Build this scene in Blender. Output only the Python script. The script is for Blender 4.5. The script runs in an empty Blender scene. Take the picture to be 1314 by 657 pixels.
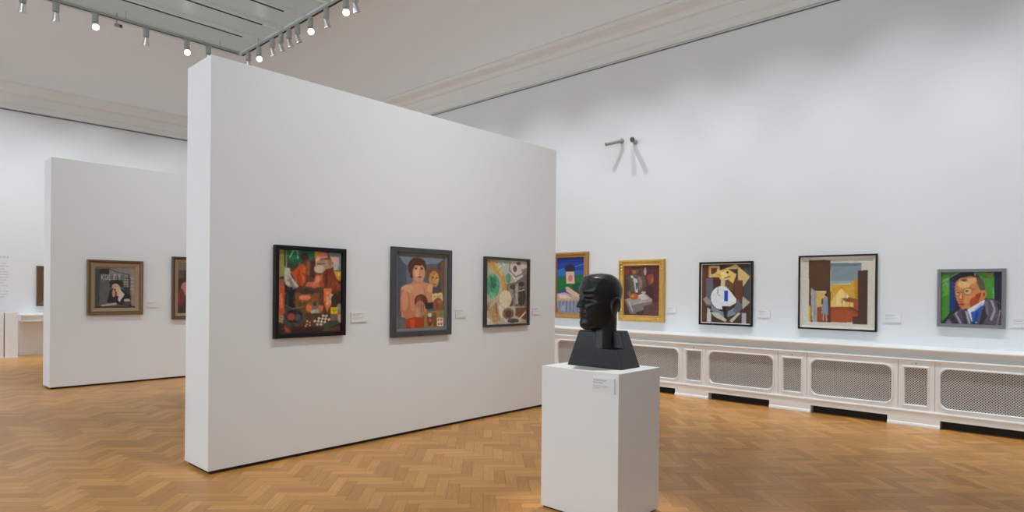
import bpy, bmesh, math, random
import numpy as np
from mathutils import Vector, Matrix
S = bpy.context.scene
COL = S.collection
random.seed(7)
RNG = np.random.default_rng(11)

# ------------------------------------------------------------------ camera
FPX, YAW, PITCH, ROLL, CYP = 794.27, 0.8293, -0.0017, 0.0091, 374.65
CAMH = 1.55
def cam_axes():
    fw = Vector((math.sin(YAW)*math.cos(PITCH), math.cos(YAW)*math.cos(PITCH), math.sin(PITCH)))
    rt = Vector((math.cos(YAW), -math.sin(YAW), 0)); up = rt.cross(fw)
    return fw, rt*math.cos(ROLL)+up*math.sin(ROLL), up*math.cos(ROLL)-rt*math.sin(ROLL)
_fw, _rt, _up = cam_axes()
cd = bpy.data.cameras.new('camera'); cam = bpy.data.objects.new('camera', cd); COL.objects.link(cam)
cd.sensor_fit = 'HORIZONTAL'; cd.sensor_width = 36.0; cd.lens = FPX/1314*36.0
cd.shift_x = 0.0; cd.shift_y = (CYP-328.5)/1314
cd.clip_start = 0.05; cd.clip_end = 100
cam.matrix_world = Matrix(((_rt.x, _up.x, -_fw.x, 0), (_rt.y, _up.y, -_fw.y, 0), (_rt.z, _up.z, -_fw.z, CAMH), (0, 0, 0, 1)))
S.camera = cam

# ------------------------------------------------------------------ look, world, lights
S.view_settings.view_transform = 'Standard'; S.view_settings.look = 'None'
S.view_settings.gamma = 1.0; S.view_settings.use_curve_mapping = False
S.view_settings.exposure = 0.16
S.render.engine = 'CYCLES'
try:
    S.cycles.max_bounces = 10; S.cycles.diffuse_bounces = 6; S.cycles.glossy_bounces = 4
except Exception: pass
wd = bpy.data.worlds.new('world'); S.world = wd; wd.use_nodes = True
wd.node_tree.nodes['Background'].inputs[0].default_value = (0.6, 0.68, 0.8, 1)
wd.node_tree.nodes['Background'].inputs[1].default_value = 0.3

# room: X to the right wall, Y to the back wall, camera at the origin
XR, YB, XL, YF = 9.03, 17.65, -4.6, -4.2
ZC, ZT = 6.06, 7.34            # spring of the coved ceiling, level of the roof light
INS = 2.2                      # inset of the roof light from the walls
def spot(name, loc, aim, watts, deg=55, col=(0.93, 0.96, 1.0), rad=0.05, parent=None, blend=1.0):
    l = bpy.data.lights.new(name, 'SPOT'); l.energy = watts; l.spot_size = math.radians(deg); l.spot_blend = blend
    l.color = col; l.shadow_soft_size = rad
    o = bpy.data.objects.new(name, l); COL.objects.link(o)
    o.location = loc; o.rotation_euler = (Vector(aim)-Vector(loc)).to_track_quat('-Z', 'Y').to_euler()
    return o
COOL = (0.90, 0.955, 1.0)
K_WALL, K_PANEL, K_SIDE, K_BACK, K_FILL = 325, 270, 50, 250, 3.1
# track lights washing the right wall
for i, y in enumerate((-1.6, 0.1, 1.6, 3.1, 4.5, 5.9, 7.4, 9.0, 11.0, 13.2)):
    spot('track_wall_light', (XR-INS, y, 7.05), (XR, y+0.1, 0.9), K_WALL*(1.1 if y < 2 else 1.0), 58, COOL)
# track lights on the rib in front of the near partition
for x in (2.9, 4.3, 5.7):
    spot('track_panel_light', (x, 1.7, 7.05), (x, 5.3, 1.9), K_PANEL, 58, (0.95, 0.98, 1.0))
# lights further left that reach the end faces and the plinth
spot('track_side_light', (-2.4, 3.2, 7.05), (3.6, 2.6, 1.0), K_SIDE*1.6, 40, COOL)
spot('track_side_light', (-2.4, 5.6, 7.05), (2.1, 5.5, 2.0), K_SIDE, 46, COOL)
spot('track_plinth_light', (4.45, 2.95, 7.05), (3.70, 2.5, 1.3), 850, 15, (1.0, 0.98, 0.95), rad=0.12)
# far partition and back wall
for x in (2.9, 4.6, 6.2):
    spot('track_panel_light', (x, 7.9, 7.05), (x, 11.4, 1.9), K_PANEL*0.75, 58, COOL)
for x in (-1.0, 1.0, 2.6, 4.2, 6.0):
    spot('track_back_light', (x, YB-INS-0.1, 7.05), (x, YB, 0.9), K_BACK*1.1, 76, (0.9, 0.96, 1.0))

# painted pictures: background and strokes in picture coordinates
ARTS = {
 'cafe': ((92,62,45), [
  ('p',(92,62,45),[(-0.0,-0.002),(1.027,-0.041),(1.017,0.489),(0.002,0.494)]),
  ('p',(150,160,92),[(0.022,-0.001),(0.136,-0.005),(0.136,0.318),(0.023,0.32)]),
  ('p',(176,128,84),[(0.003,-0.0),(0.039,-0.001),(0.04,0.339),(0.004,0.339)]),
  ('p',(52,60,40),[(0.094,-0.004),(0.12,-0.005),(0.12,0.201),(0.094,0.201)]),
  ('p',(28,112,74),[(0.146,0.0),(0.56,-0.005),(0.538,0.105),(0.387,0.134),(0.146,0.161)]),
  ('l',(200,215,205),[(0.179,0.09),(0.229,0.014)],0.012),
  ('l',(200,215,205),[(0.29,0.005),(0.299,0.097)],0.01),
  ('l',(190,205,195),[(0.213,0.01),(0.28,0.005)],0.006),
  ('e',(74,38,32),(0.404,0.083),0.065,0.051),
  ('e',(48,66,58),(0.279,0.172),0.138,0.052),
  ('e',(40,90,70),(0.252,0.143),0.108,0.025),
  ('p',(112,68,46),[(0.414,0.113),(0.552,0.109),(0.557,0.371),(0.427,0.363)]),
  ('p',(150,95,65),[(0.435,0.128),(0.476,0.127),(0.482,0.292),(0.441,0.293)]),
  ('p',(80,45,35),[(0.497,0.121),(0.552,0.119),(0.55,0.331),(0.488,0.322)]),
  ('p',(202,82,32),[(0.206,0.282),(0.306,0.196),(0.373,0.163),(0.428,0.193),(0.42,0.373),(0.372,0.438),(0.305,0.399)]),
  ('p',(178,62,22),[(0.279,0.315),(0.319,0.226),(0.346,0.314),(0.345,0.413),(0.305,0.394)]),
  ('p',(220,105,50),[(0.38,0.194),(0.414,0.204),(0.411,0.293),(0.386,0.284)]),
  ('p',(202,196,180),[(0.107,0.22),(0.179,0.219),(0.199,0.317),(0.319,0.433),(0.265,0.458),(0.121,0.415),(0.101,0.357)]),
  ('p',(150,135,115),[(0.133,0.337),(0.212,0.366),(0.278,0.453),(0.212,0.454)]),
  ('l',(90,80,75),[(0.12,0.298),(0.193,0.346)],0.008),
  ('p',(224,168,42),[(0.56,0.005),(0.679,0.005),(0.644,0.058),(0.566,0.07)]),
  ('p',(228,142,122),[(0.679,0.011),(0.765,0.016),(0.764,0.072),(0.636,0.102),(0.566,0.124),(0.573,0.078)]),
  ('p',(235,190,160),[(0.58,0.098),(0.636,0.076),(0.65,0.137),(0.579,0.179)]),
  ('p',(120,150,146),[(0.779,0.01),(0.989,0.013),(0.99,0.226),(0.876,0.229),(0.886,0.058),(0.786,0.053)]),
  ('p',(228,168,152),[(0.807,0.055),(0.955,0.061),(0.95,0.181),(0.834,0.183)]),
  ('p',(200,180,175),[(0.864,0.1),(0.937,0.103),(0.934,0.222),(0.862,0.224)]),
  ('e',(176,142,116),(0.72,0.161),0.14,0.063),
  ('e',(205,185,160),(0.635,0.219),0.084,0.05),
  ('l',(70,45,40),[(0.58,0.154),(0.649,0.157),(0.72,0.147)],0.012),
  ('e',(150,110,85),(0.82,0.143),0.043,0.028),
  ('p',(205,112,76),[(0.578,0.286),(0.704,0.288),(0.71,0.43),(0.549,0.451),(0.413,0.428),(0.44,0.383),(0.55,0.376)]),
  ('p',(225,150,110),[(0.592,0.31),(0.634,0.31),(0.661,0.37),(0.577,0.391)]),
  ('p',(170,80,50),[(0.633,0.37),(0.718,0.329),(0.716,0.45),(0.633,0.431)]),
  ('e',(122,50,30),(0.789,0.317),0.109,0.11),
  ('p',(132,62,36),[(0.704,0.309),(0.89,0.265),(0.975,0.407),(1.009,0.541),(0.814,0.541)]),
  ('p',(160,80,45),[(0.889,0.357),(0.975,0.407),(0.995,0.51),(0.944,0.51)]),
  ('p',(104,40,24),[(0.719,0.268),(0.762,0.226),(0.774,0.389),(0.745,0.41)]),
  ('p',(218,164,50),[(0.869,0.239),(0.996,0.24),(0.979,0.361),(0.925,0.336)]),
  ('p',(235,205,110),[(0.934,0.253),(0.978,0.255),(0.974,0.304),(0.948,0.294)]),
  ('p',(34,30,36),[(0.114,0.425),(0.278,0.453),(0.298,0.548),(0.108,0.548)]),
  ('p',(222,102,66),[(0.007,0.436),(0.101,0.435),(0.101,0.548),(0.007,0.548)]),
  ('p',(170,105,80),[(0.017,0.339),(0.094,0.357),(0.095,0.435),(0.017,0.436)]),
  ('p',(92,58,40),[(0.002,0.487),(1.017,0.482),(1.007,1.02),(0.004,0.991)]),
  ('p',(208,92,60),[(0.004,0.458),(0.102,0.458),(0.103,0.77),(0.005,0.769)]),
  ('p',(235,140,100),[(0.03,0.516),(0.069,0.516),(0.082,0.689),(0.044,0.698)]),
  ('p',(30,30,40),[(0.114,0.458),(0.255,0.457),(0.267,0.712),(0.121,0.689)]),
  ('p',(60,60,62),[(0.134,0.516),(0.166,0.516),(0.166,0.68),(0.14,0.67)]),
  ('p',(136,82,44),[(0.265,0.51),(0.639,0.514),(0.636,0.753),(0.411,0.75),(0.265,0.695)]),
  ('p',(105,75,40),[(0.305,0.613),(0.439,0.623),(0.438,0.731),(0.304,0.691)]),
  ('e',(236,132,92),(0.412,0.569),0.092,0.032),
  ('p',(70,50,50),[(0.305,0.476),(0.44,0.465),(0.576,0.495),(0.549,0.529),(0.358,0.525)]),
  ('e',(226,126,62),(0.482,0.697),0.054,0.045),
  ('p',(122,112,100),[(0.534,0.619),(0.603,0.624),(0.671,0.754),(0.506,0.766)]),
  ('p',(60,45,45),[(0.541,0.614),(0.596,0.619),(0.589,0.669),(0.547,0.668)]),
  ('e',(192,198,190),(0.547,0.742),0.044,0.02),
  ('e',(170,165,150),(0.616,0.733),0.041,0.026),
  ('p',(200,115,85),[(0.63,0.664),(0.714,0.669),(0.685,0.744),(0.629,0.743)]),
  ('p',(226,122,62),[(0.709,0.454),(0.837,0.453),(0.834,0.655),(0.762,0.74),(0.711,0.634)]),
  ('p',(240,160,110),[(0.744,0.494),(0.786,0.494),(0.791,0.655),(0.763,0.675)]),
  ('p',(200,180,170),[(0.815,0.514),(0.864,0.534),(0.827,0.655),(0.799,0.635)]),
  ('p',(66,44,36),[(0.831,0.564),(0.893,0.514),(0.958,0.544),(0.955,0.689),(0.829,0.687)]),
  ('p',(218,188,22),[(0.823,0.693),(0.944,0.694),(0.942,0.775),(0.822,0.774)]),
  ('l',(150,120,20),[(0.862,0.711),(0.882,0.751),(0.912,0.711)],0.011),
  ('p',(120,95,85),[(0.825,0.781),(0.954,0.783),(0.952,0.858),(0.824,0.851)]),
  ('e',(66,76,66),(0.245,0.798),0.17,0.108),
  ('e',(34,30,30),(0.249,0.792),0.127,0.082),
  ('e',(172,72,62),(0.205,0.796),0.059,0.04),
  ('e',(90,80,80),(0.304,0.807),0.053,0.044),
  ('l',(120,130,115),[(0.121,0.66),(0.212,0.7),(0.318,0.691),(0.411,0.672)],0.009),
  ('p',(62,52,44),[(0.008,0.868),(0.108,0.871),(0.205,1.001),(0.004,0.998)]),
  ('p',(176,84,64),[(0.106,0.889),(0.218,0.986),(0.121,0.977)]),
  ('p',(192,162,112),[(0.008,0.769),(0.098,0.78),(0.085,0.865),(0.012,0.851)]),
  ('l',(70,50,40),[(0.012,0.783),(0.095,0.813)],0.009),
  ('l',(70,50,40),[(0.012,0.821),(0.089,0.842)],0.009),
  ('p',(60,38,36),[(0.199,0.911),(0.572,0.929),(1.009,0.9),(1.007,1.02),(0.199,0.996)]),
  ('p',(100,60,50),[(0.71,0.952),(0.994,0.93),(0.993,0.99),(0.682,0.991)]),
  ('p',(30,22,24),[(0.546,0.85),(0.741,0.755),(0.817,0.856),(0.641,0.933)]),
  ('p',(225,205,180),[(0.546,0.85),(0.578,0.835),(0.598,0.857),(0.566,0.872)]),
  ('p',(225,205,180),[(0.586,0.893),(0.619,0.878),(0.639,0.899),(0.607,0.914)]),
  ('p',(225,205,180),[(0.598,0.857),(0.63,0.842),(0.651,0.863),(0.619,0.878)]),
  ('p',(225,205,180),[(0.639,0.899),(0.672,0.884),(0.692,0.906),(0.66,0.921)]),
  ('p',(225,205,180),[(0.61,0.82),(0.642,0.805),(0.663,0.827),(0.63,0.842)]),
  ('p',(225,205,180),[(0.651,0.863),(0.684,0.848),(0.704,0.87),(0.672,0.884)]),
  ('p',(225,205,180),[(0.663,0.827),(0.696,0.812),(0.716,0.833),(0.684,0.848)]),
  ('p',(225,205,180),[(0.704,0.87),(0.737,0.854),(0.758,0.876),(0.725,0.891)]),
  ('p',(225,205,180),[(0.675,0.79),(0.708,0.775),(0.728,0.796),(0.696,0.812)]),
  ('p',(225,205,180),[(0.716,0.833),(0.749,0.818),(0.77,0.839),(0.737,0.854)]),
  ('p',(225,205,180),[(0.728,0.796),(0.761,0.781),(0.782,0.803),(0.749,0.818)]),
  ('p',(225,205,180),[(0.77,0.839),(0.803,0.824),(0.824,0.846),(0.791,0.861)]),
  ('p',(215,180,150),[(0.437,0.843),(0.464,0.844),(0.464,0.861),(0.437,0.861)]),
  ('p',(215,180,150),[(0.478,0.864),(0.505,0.864),(0.505,0.882),(0.478,0.881)]),
  ('p',(215,180,150),[(0.43,0.882),(0.457,0.883),(0.457,0.9),(0.43,0.9)]),
  ('p',(215,180,150),[(0.477,0.898),(0.504,0.898),(0.504,0.916),(0.477,0.915)]),
  ('p',(215,180,150),[(0.41,0.906),(0.437,0.907),(0.437,0.924),(0.41,0.923)]),
  ('p',(46,84,54),[(0.682,0.937),(0.852,0.866),(0.967,0.858),(0.954,0.9),(0.738,0.955)]),
  ('e',(205,172,150),(0.979,0.828),0.034,0.056),
  ('e',(150,150,140),(0.969,0.707),0.041,0.061),
 ]),
 'couple': ((88,98,112), [
  ('p',(128,134,148),[(0.024,0.006),(0.985,0.008),(0.845,0.094),(0.151,0.129)]),
  ('p',(78,86,100),[(0.0,0.016),(0.179,0.139),(0.182,0.433),(0.008,0.839)]),
  ('p',(104,112,126),[(0.179,0.128),(0.496,0.115),(0.498,0.335),(0.182,0.433)]),
  ('p',(118,88,62),[(0.827,0.095),(1.0,0.007),(1.006,0.751),(0.869,0.656)]),
  ('p',(70,74,84),[(0.827,0.102),(0.909,0.063),(0.912,0.49),(0.83,0.491)]),
  ('p',(112,60,40),[(0.04,0.638),(0.076,0.84),(0.361,0.887),(0.413,0.842),(0.115,0.615)]),
  ('e',(86,50,34),(0.4,0.158),0.194,0.138),
  ('p',(86,50,34),[(0.232,0.182),(0.319,0.179),(0.32,0.316),(0.257,0.295)]),
  ('p',(190,132,100),[(0.32,0.282),(0.516,0.277),(0.542,0.426),(0.293,0.431)]),
  ('e',(208,152,116),(0.436,0.233),0.13,0.129),
  ('e',(228,178,140),(0.397,0.211),0.057,0.078),
  ('e',(60,36,28),(0.375,0.177),0.036,0.009),
  ('e',(60,36,28),(0.497,0.178),0.032,0.009),
  ('l',(176,112,80),[(0.447,0.186),(0.462,0.248),(0.433,0.254)],0.014),
  ('e',(160,56,44),(0.455,0.29),0.046,0.011),
  ('e',(86,50,34),(0.417,0.084),0.158,0.05),
  ('l',(60,36,26),[(0.34,0.16),(0.404,0.153)],0.011),
  ('l',(60,36,26),[(0.475,0.16),(0.526,0.163)],0.011),
  ('e',(124,82,42),(0.746,0.239),0.164,0.09),
  ('e',(196,138,82),(0.761,0.316),0.112,0.118),
  ('e',(216,160,100),(0.798,0.304),0.045,0.07),
  ('e',(60,36,26),(0.731,0.291),0.03,0.01),
  ('e',(60,36,26),(0.821,0.294),0.026,0.009),
  ('l',(160,100,60),[(0.783,0.295),(0.791,0.356)],0.011),
  ('e',(150,70,50),(0.777,0.389),0.037,0.009),
  ('p',(84,74,74),[(0.662,0.424),(0.874,0.42),(0.886,0.526),(0.718,0.528)]),
  ('p',(206,142,106),[(0.079,0.435),(0.321,0.367),(0.542,0.357),(0.717,0.388),(0.733,0.493),(0.719,0.622),(0.557,0.82),(0.29,0.864),(0.083,0.84)]),
  ('e',(222,164,128),(0.217,0.455),0.126,0.059),
  ('e',(214,152,116),(0.446,0.474),0.158,0.092),
  ('e',(220,168,132),(0.674,0.447),0.059,0.061),
  ('l',(150,92,66),[(0.535,0.427),(0.579,0.542)],0.011),
  ('p',(194,126,90),[(0.066,0.458),(0.235,0.501),(0.282,0.75),(0.413,0.762),(0.414,0.86),(0.186,0.868),(0.062,0.75)]),
  ('e',(214,150,112),(0.149,0.615),0.069,0.135),
  ('e',(100,56,36),(0.486,0.624),0.138,0.096),
  ('e',(130,76,50),(0.45,0.608),0.065,0.05),
  ('e',(186,126,96),(0.466,0.732),0.108,0.115),
  ('l',(120,70,50),[(0.437,0.658),(0.452,0.773)],0.01),
  ('l',(120,70,50),[(0.494,0.658),(0.502,0.773)],0.011),
  ('l',(120,70,50),[(0.537,0.681),(0.538,0.762)],0.011),
  ('e',(205,148,118),(0.416,0.778),0.05,0.069),
  ('p',(226,198,134),[(0.718,0.521),(0.95,0.504),(0.963,0.622),(0.719,0.634)]),
  ('l',(150,120,80),[(0.741,0.563),(0.928,0.552)],0.011),
  ('p',(54,44,40),[(0.58,0.646),(0.749,0.64),(0.742,0.732),(0.581,0.741)]),
  ('e',(152,86,66),(0.854,0.668),0.113,0.09),
  ('e',(180,110,84),(0.891,0.637),0.061,0.024),
  ('l',(80,40,30),[(0.831,0.633),(0.839,0.739)],0.011),
  ('p',(166,126,60),[(0.556,0.778),(0.99,0.746),(0.992,0.993),(0.558,0.993)]),
  ('p',(120,86,44),[(0.721,0.797),(0.813,0.793),(0.834,0.986),(0.759,0.989)]),
  ('e',(112,60,50),(0.677,0.879),0.063,0.102),
  ('e',(206,204,192),(0.677,0.82),0.048,0.028),
  ('e',(190,90,60),(0.685,0.89),0.037,0.033),
  ('p',(226,212,190),[(0.833,0.863),(0.968,0.864),(0.969,0.981),(0.834,0.979)]),
  ('e',(206,80,50),(0.87,0.892),0.023,0.016),
  ('e',(206,80,50),(0.931,0.893),0.023,0.016),
  ('e',(206,80,50),(0.871,0.951),0.022,0.016),
  ('e',(206,80,50),(0.931,0.952),0.023,0.016),
  ('p',(120,130,110),[(0.877,0.786),(0.964,0.786),(0.965,0.845),(0.889,0.845)]),
  ('p',(176,66,30),[(0.169,0.867),(0.36,0.842),(0.557,0.866),(0.558,0.995),(0.17,0.996)]),
  ('p',(206,86,40),[(0.256,0.875),(0.361,0.86),(0.362,0.992),(0.274,0.991)]),
  ('p',(112,106,100),[(0.008,0.839),(0.169,0.886),(0.17,1.001),(0.003,1.0)]),
 ]),
 'abstract': ((196,182,156), [
  ('p',(188,200,186),[(0.21,0.005),(0.568,0.008),(0.571,0.287),(0.351,0.17)]),
  ('p',(166,190,170),[(0.001,0.061),(0.041,0.059),(0.112,0.231),(0.013,0.297)]),
  ('p',(206,166,84),[(0.024,0.003),(0.183,0.006),(0.451,0.256),(0.502,0.443),(0.359,0.684),(0.283,0.666),(0.404,0.422),(0.367,0.295),(0.025,0.086)]),
  ('p',(226,190,120),[(0.142,0.012),(0.211,0.021),(0.405,0.235),(0.37,0.258)]),
  ('e',(88,164,128),(0.166,0.407),0.158,0.186),
  ('e',(60,130,100),(0.182,0.359),0.069,0.087),
  ('l',(40,90,70),[(0.113,0.274),(0.184,0.446),(0.234,0.359)],0.017),
  ('l',(40,90,70),[(0.081,0.382),(0.168,0.489)],0.014),
  ('e',(120,190,150),(0.152,0.554),0.081,0.052),
  ('e',(90,160,130),(0.529,0.283),0.064,0.075),
  ('p',(216,206,196),[(0.568,0.01),(1.0,0.005),(1.002,0.233),(0.709,0.356),(0.581,0.202)]),
  ('e',(108,94,86),(0.692,0.132),0.05,0.049),
  ('e',(108,94,86),(0.778,0.048),0.051,0.028),
  ('l',(120,108,98),[(0.568,0.042),(0.555,0.154),(0.708,0.262),(0.853,0.214),(0.963,0.12)],0.022),
  ('p',(150,140,132),[(0.852,0.134),(1.001,0.108),(1.002,0.244),(0.89,0.247)]),
  ('p',(128,114,104),[(0.495,0.377),(0.708,0.34),(1.001,0.199),(0.998,0.736),(0.713,0.734),(0.499,0.695)]),
  ('p',(160,150,142),[(0.53,0.398),(0.619,0.375),(0.675,0.596),(0.575,0.596)]),
  ('e',(64,56,50),(0.855,0.372),0.073,0.04),
  ('e',(84,74,68),(0.655,0.419),0.094,0.04),
  ('e',(72,62,56),(0.864,0.578),0.103,0.143),
  ('p',(186,176,166),[(0.709,0.374),(0.774,0.373),(0.777,0.685),(0.712,0.685)]),
  ('e',(92,82,76),(0.587,0.663),0.085,0.066),
  ('l',(200,192,180),[(0.782,0.485),(0.929,0.461)],0.019),
  ('l',(200,192,180),[(0.675,0.618),(0.679,0.949)],0.018),
  ('e',(228,214,178),(0.47,0.608),0.148,0.135),
  ('p',(232,220,196),[(0.308,0.727),(0.446,0.64),(0.415,0.901),(0.345,0.9)]),
  ('p',(124,84,58),[(0.713,0.743),(0.998,0.745),(0.989,0.96),(0.714,0.873)]),
  ('l',(222,212,196),[(0.397,0.858),(0.485,0.957),(0.716,0.99),(0.969,0.821)],0.027),
  ('e',(134,104,78),(0.536,0.838),0.142,0.087),
  ('e',(90,66,50),(0.543,0.842),0.078,0.057),
  ('e',(84,74,70),(0.662,0.953),0.143,0.035),
  ('p',(222,204,184),[(0.003,0.81),(0.193,0.989),(0.007,1.0)]),
  ('p',(192,152,106),[(0.062,0.772),(0.256,0.662),(0.363,0.943),(0.193,0.966)]),
  ('p',(160,120,80),[(0.222,0.662),(0.263,0.662),(0.28,0.877),(0.239,0.877)]),
  ('p',(150,130,110),[(0.013,0.64),(0.121,0.683),(0.056,0.789),(0.009,0.767)]),
 ]),
 'hat': ((86,90,88), [
  ('p',(70,76,74),[(0.0,0.0),(0.118,-0.002),(0.113,1.002),(-0.006,1.0)]),
  ('p',(112,108,104),[(0.0,0.0),(1.0,-0.015),(1.0,0.032),(-0.0,0.045)]),
  ('p',(56,52,54),[(0.112,0.061),(0.35,0.058),(0.35,0.185),(0.111,0.187)]),
  ('p',(96,98,98),[(0.116,0.319),(0.35,0.318),(0.349,0.895),(0.114,0.891)]),
  ('p',(134,130,124),[(0.35,0.038),(0.994,0.015),(0.996,0.285),(0.752,0.252),(0.35,0.289)]),
  ('p',(110,112,110),[(0.356,0.182),(0.706,0.179),(0.706,0.316),(0.356,0.318)]),
  ('p',(150,134,120),[(0.876,0.046),(0.994,0.044),(0.997,0.516),(0.878,0.516)]),
  ('l',(44,38,42),[(0.147,0.055),(0.362,0.058),(0.538,0.125),(0.69,0.15),(0.845,0.181)],0.021),
  ('l',(44,38,42),[(0.839,0.175),(0.841,0.634)],0.022),
  ('p',(176,166,156),[(0.709,0.287),(0.753,0.287),(0.753,0.316),(0.709,0.316)]),
  ('p',(176,166,156),[(0.709,0.345),(0.753,0.345),(0.753,0.375),(0.71,0.375)]),
  ('p',(176,166,156),[(0.71,0.404),(0.753,0.404),(0.753,0.433),(0.71,0.433)]),
  ('p',(176,166,156),[(0.71,0.463),(0.753,0.463),(0.753,0.492),(0.71,0.492)]),
  ('p',(176,166,156),[(0.777,0.287),(0.821,0.286),(0.821,0.316),(0.777,0.316)]),
  ('p',(176,166,156),[(0.777,0.345),(0.821,0.345),(0.821,0.374),(0.778,0.375)]),
  ('p',(176,166,156),[(0.778,0.404),(0.821,0.404),(0.821,0.433),(0.778,0.433)]),
  ('p',(176,166,156),[(0.778,0.463),(0.821,0.463),(0.822,0.492),(0.778,0.492)]),
  ('p',(168,156,146),[(0.877,0.251),(0.97,0.25),(0.971,0.297),(0.877,0.298)]),
  ('p',(168,156,146),[(0.877,0.339),(0.971,0.339),(0.971,0.386),(0.877,0.386)]),
  ('p',(168,156,146),[(0.877,0.427),(0.971,0.427),(0.972,0.475),(0.878,0.475)]),
  ('p',(168,156,146),[(0.878,0.516),(0.972,0.516),(0.972,0.564),(0.878,0.563)]),
  ('p',(168,156,146),[(0.878,0.605),(0.972,0.605),(0.973,0.653),(0.878,0.652)]),
  ('l',(196,194,186),[(0.161,0.186),(0.161,0.313)],0.015),
  ('l',(196,194,186),[(0.215,0.186),(0.164,0.249),(0.215,0.312)],0.015),
  ('l',(196,194,186),[(0.248,0.197),(0.248,0.301)],0.015),
  ('l',(196,194,186),[(0.302,0.197),(0.302,0.301)],0.015),
  ('l',(196,194,186),[(0.248,0.194),(0.302,0.194)],0.015),
  ('l',(196,194,186),[(0.248,0.304),(0.302,0.303)],0.015),
  ('l',(196,194,186),[(0.344,0.185),(0.344,0.312)],0.015),
  ('l',(196,194,186),[(0.344,0.306),(0.38,0.306)],0.015),
  ('l',(196,194,186),[(0.462,0.184),(0.462,0.306)],0.015),
  ('l',(196,194,186),[(0.462,0.3),(0.507,0.3)],0.015),
  ('l',(196,194,186),[(0.462,0.19),(0.507,0.189)],0.015),
  ('l',(196,194,186),[(0.462,0.245),(0.498,0.244)],0.015),
  ('l',(196,194,186),[(0.568,0.183),(0.599,0.244),(0.599,0.305)],0.015),
  ('l',(196,194,186),[(0.629,0.182),(0.599,0.244)],0.015),
  ('p',(60,60,58),[(0.691,0.486),(0.831,0.486),(0.879,0.724),(0.754,0.722)]),
  ('p',(46,42,44),[(0.361,0.559),(0.294,0.865),(0.538,0.903),(0.896,0.974),(0.894,0.73),(0.722,0.575),(0.568,0.515)]),
  ('e',(50,48,46),(0.522,0.393),0.172,0.087),
  ('p',(50,48,46),[(0.371,0.384),(0.361,0.5),(0.434,0.48),(0.446,0.413)]),
  ('p',(50,48,46),[(0.599,0.384),(0.716,0.48),(0.667,0.492),(0.599,0.442)]),
  ('e',(204,168,144),(0.501,0.471),0.086,0.065),
  ('p',(216,182,156),[(0.513,0.442),(0.599,0.457),(0.636,0.58),(0.587,0.727),(0.513,0.676)]),
  ('p',(212,202,188),[(0.605,0.539),(0.729,0.669),(0.606,0.851),(0.563,0.803)]),
  ('e',(206,156,130),(0.458,0.638),0.037,0.094),
  ('e',(146,46,34),(0.516,0.656),0.025,0.064),
  ('l',(50,36,34),[(0.446,0.463),(0.568,0.474)],0.009),
  ('p',(192,168,142),[(0.138,0.927),(0.523,0.868),(0.538,0.921),(0.173,0.956)]),
  ('e',(192,178,164),(0.792,0.812),0.081,0.035),
  ('e',(90,70,62),(0.801,0.895),0.113,0.054),
  ('p',(62,48,40),[(0.0,0.953),(1.0,0.97),(1.0,1.018),(0.0,1.0)]),
  ('p',(154,138,122),[(0.89,0.546),(0.997,0.546),(1.0,0.964),(0.905,0.933)]),
 ]),
 'nude': ((74,54,50), [
  ('p',(124,108,92),[(0.0,0.0),(1.0,0.0),(1.0,0.15),(0.0,0.15)]),
  ('p',(92,80,72),[(0.0,0.15),(0.14,0.15),(0.14,0.3),(0.0,0.3)]),
  ('e',(190,120,110),(0.16,0.517),0.09,0.133),
  ('e',(120,60,64),(0.08,0.683),0.08,0.167),
  ('e',(60,40,40),(0.5,0.5),0.22,0.333),
  ('e',(170,130,110),(0.52,0.25),0.1,0.108),
 ]),
 'blue': ((28,66,168), [
  ('p',(44,116,186),[(0.003,0.217),(0.357,0.214),(0.358,0.341),(0.004,0.345)]),
  ('p',(40,96,180),[(0.64,0.237),(1.004,0.234),(1.005,0.322),(0.641,0.326)]),
  ('p',(24,56,150),[(0.0,0.0),(1.0,0.0),(1.002,0.108),(0.001,0.102)]),
  ('l',(70,140,200),[(0.043,0.242),(0.356,0.176)],0.023),
  ('l',(70,130,200),[(0.639,0.174),(0.985,0.121)],0.022),
  ('p',(34,112,60),[(0.004,0.345),(1.005,0.309),(1.012,0.701),(0.788,0.709),(0.418,0.57),(0.105,0.618),(0.007,0.64)]),
  ('p',(24,84,48),[(0.53,0.479),(0.868,0.45),(0.871,0.652),(0.646,0.63)]),
  ('e',(40,40,58),(0.481,0.2),0.192,0.076),
  ('p',(226,192,168),[(0.346,0.257),(0.64,0.255),(0.666,0.472),(0.349,0.469)]),
  ('e',(212,124,114),(0.506,0.373),0.079,0.061),
  ('p',(218,188,162),[(0.321,0.528),(0.429,0.531),(0.86,0.673),(0.805,0.734),(0.362,0.614)]),
  ('p',(200,166,150),[(0.008,0.653),(0.305,0.63),(0.771,0.71),(1.012,0.726),(1.013,0.782),(0.009,0.799)]),
  ('p',(232,212,196),[(0.048,0.665),(0.363,0.673),(0.534,0.734),(0.135,0.74)]),
  ('p',(142,150,176),[(0.009,0.794),(1.013,0.777),(1.011,1.0),(0.011,0.995)]),
  ('l',(70,76,100),[(0.135,0.779),(0.08,0.985)],0.023),
  ('l',(70,76,100),[(0.261,0.777),(0.218,0.983)],0.023),
  ('l',(70,76,100),[(0.387,0.775),(0.356,0.98)],0.023),
  ('l',(70,76,100),[(0.512,0.772),(0.492,0.977)],0.023),
  ('l',(70,76,100),[(0.636,0.77),(0.628,0.974)],0.023),
  ('l',(70,76,100),[(0.761,0.768),(0.764,0.972)],0.022),
  ('l',(70,76,100),[(0.884,0.766),(0.899,0.969)],0.023),
  ('p',(170,130,80),[(0.01,0.897),(0.103,0.921),(0.104,1.003),(0.012,1.0)]),
  ('e',(160,168,186),(0.252,0.918),0.068,0.056),
 ]),
 'drinker': ((88,52,52), [
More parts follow.
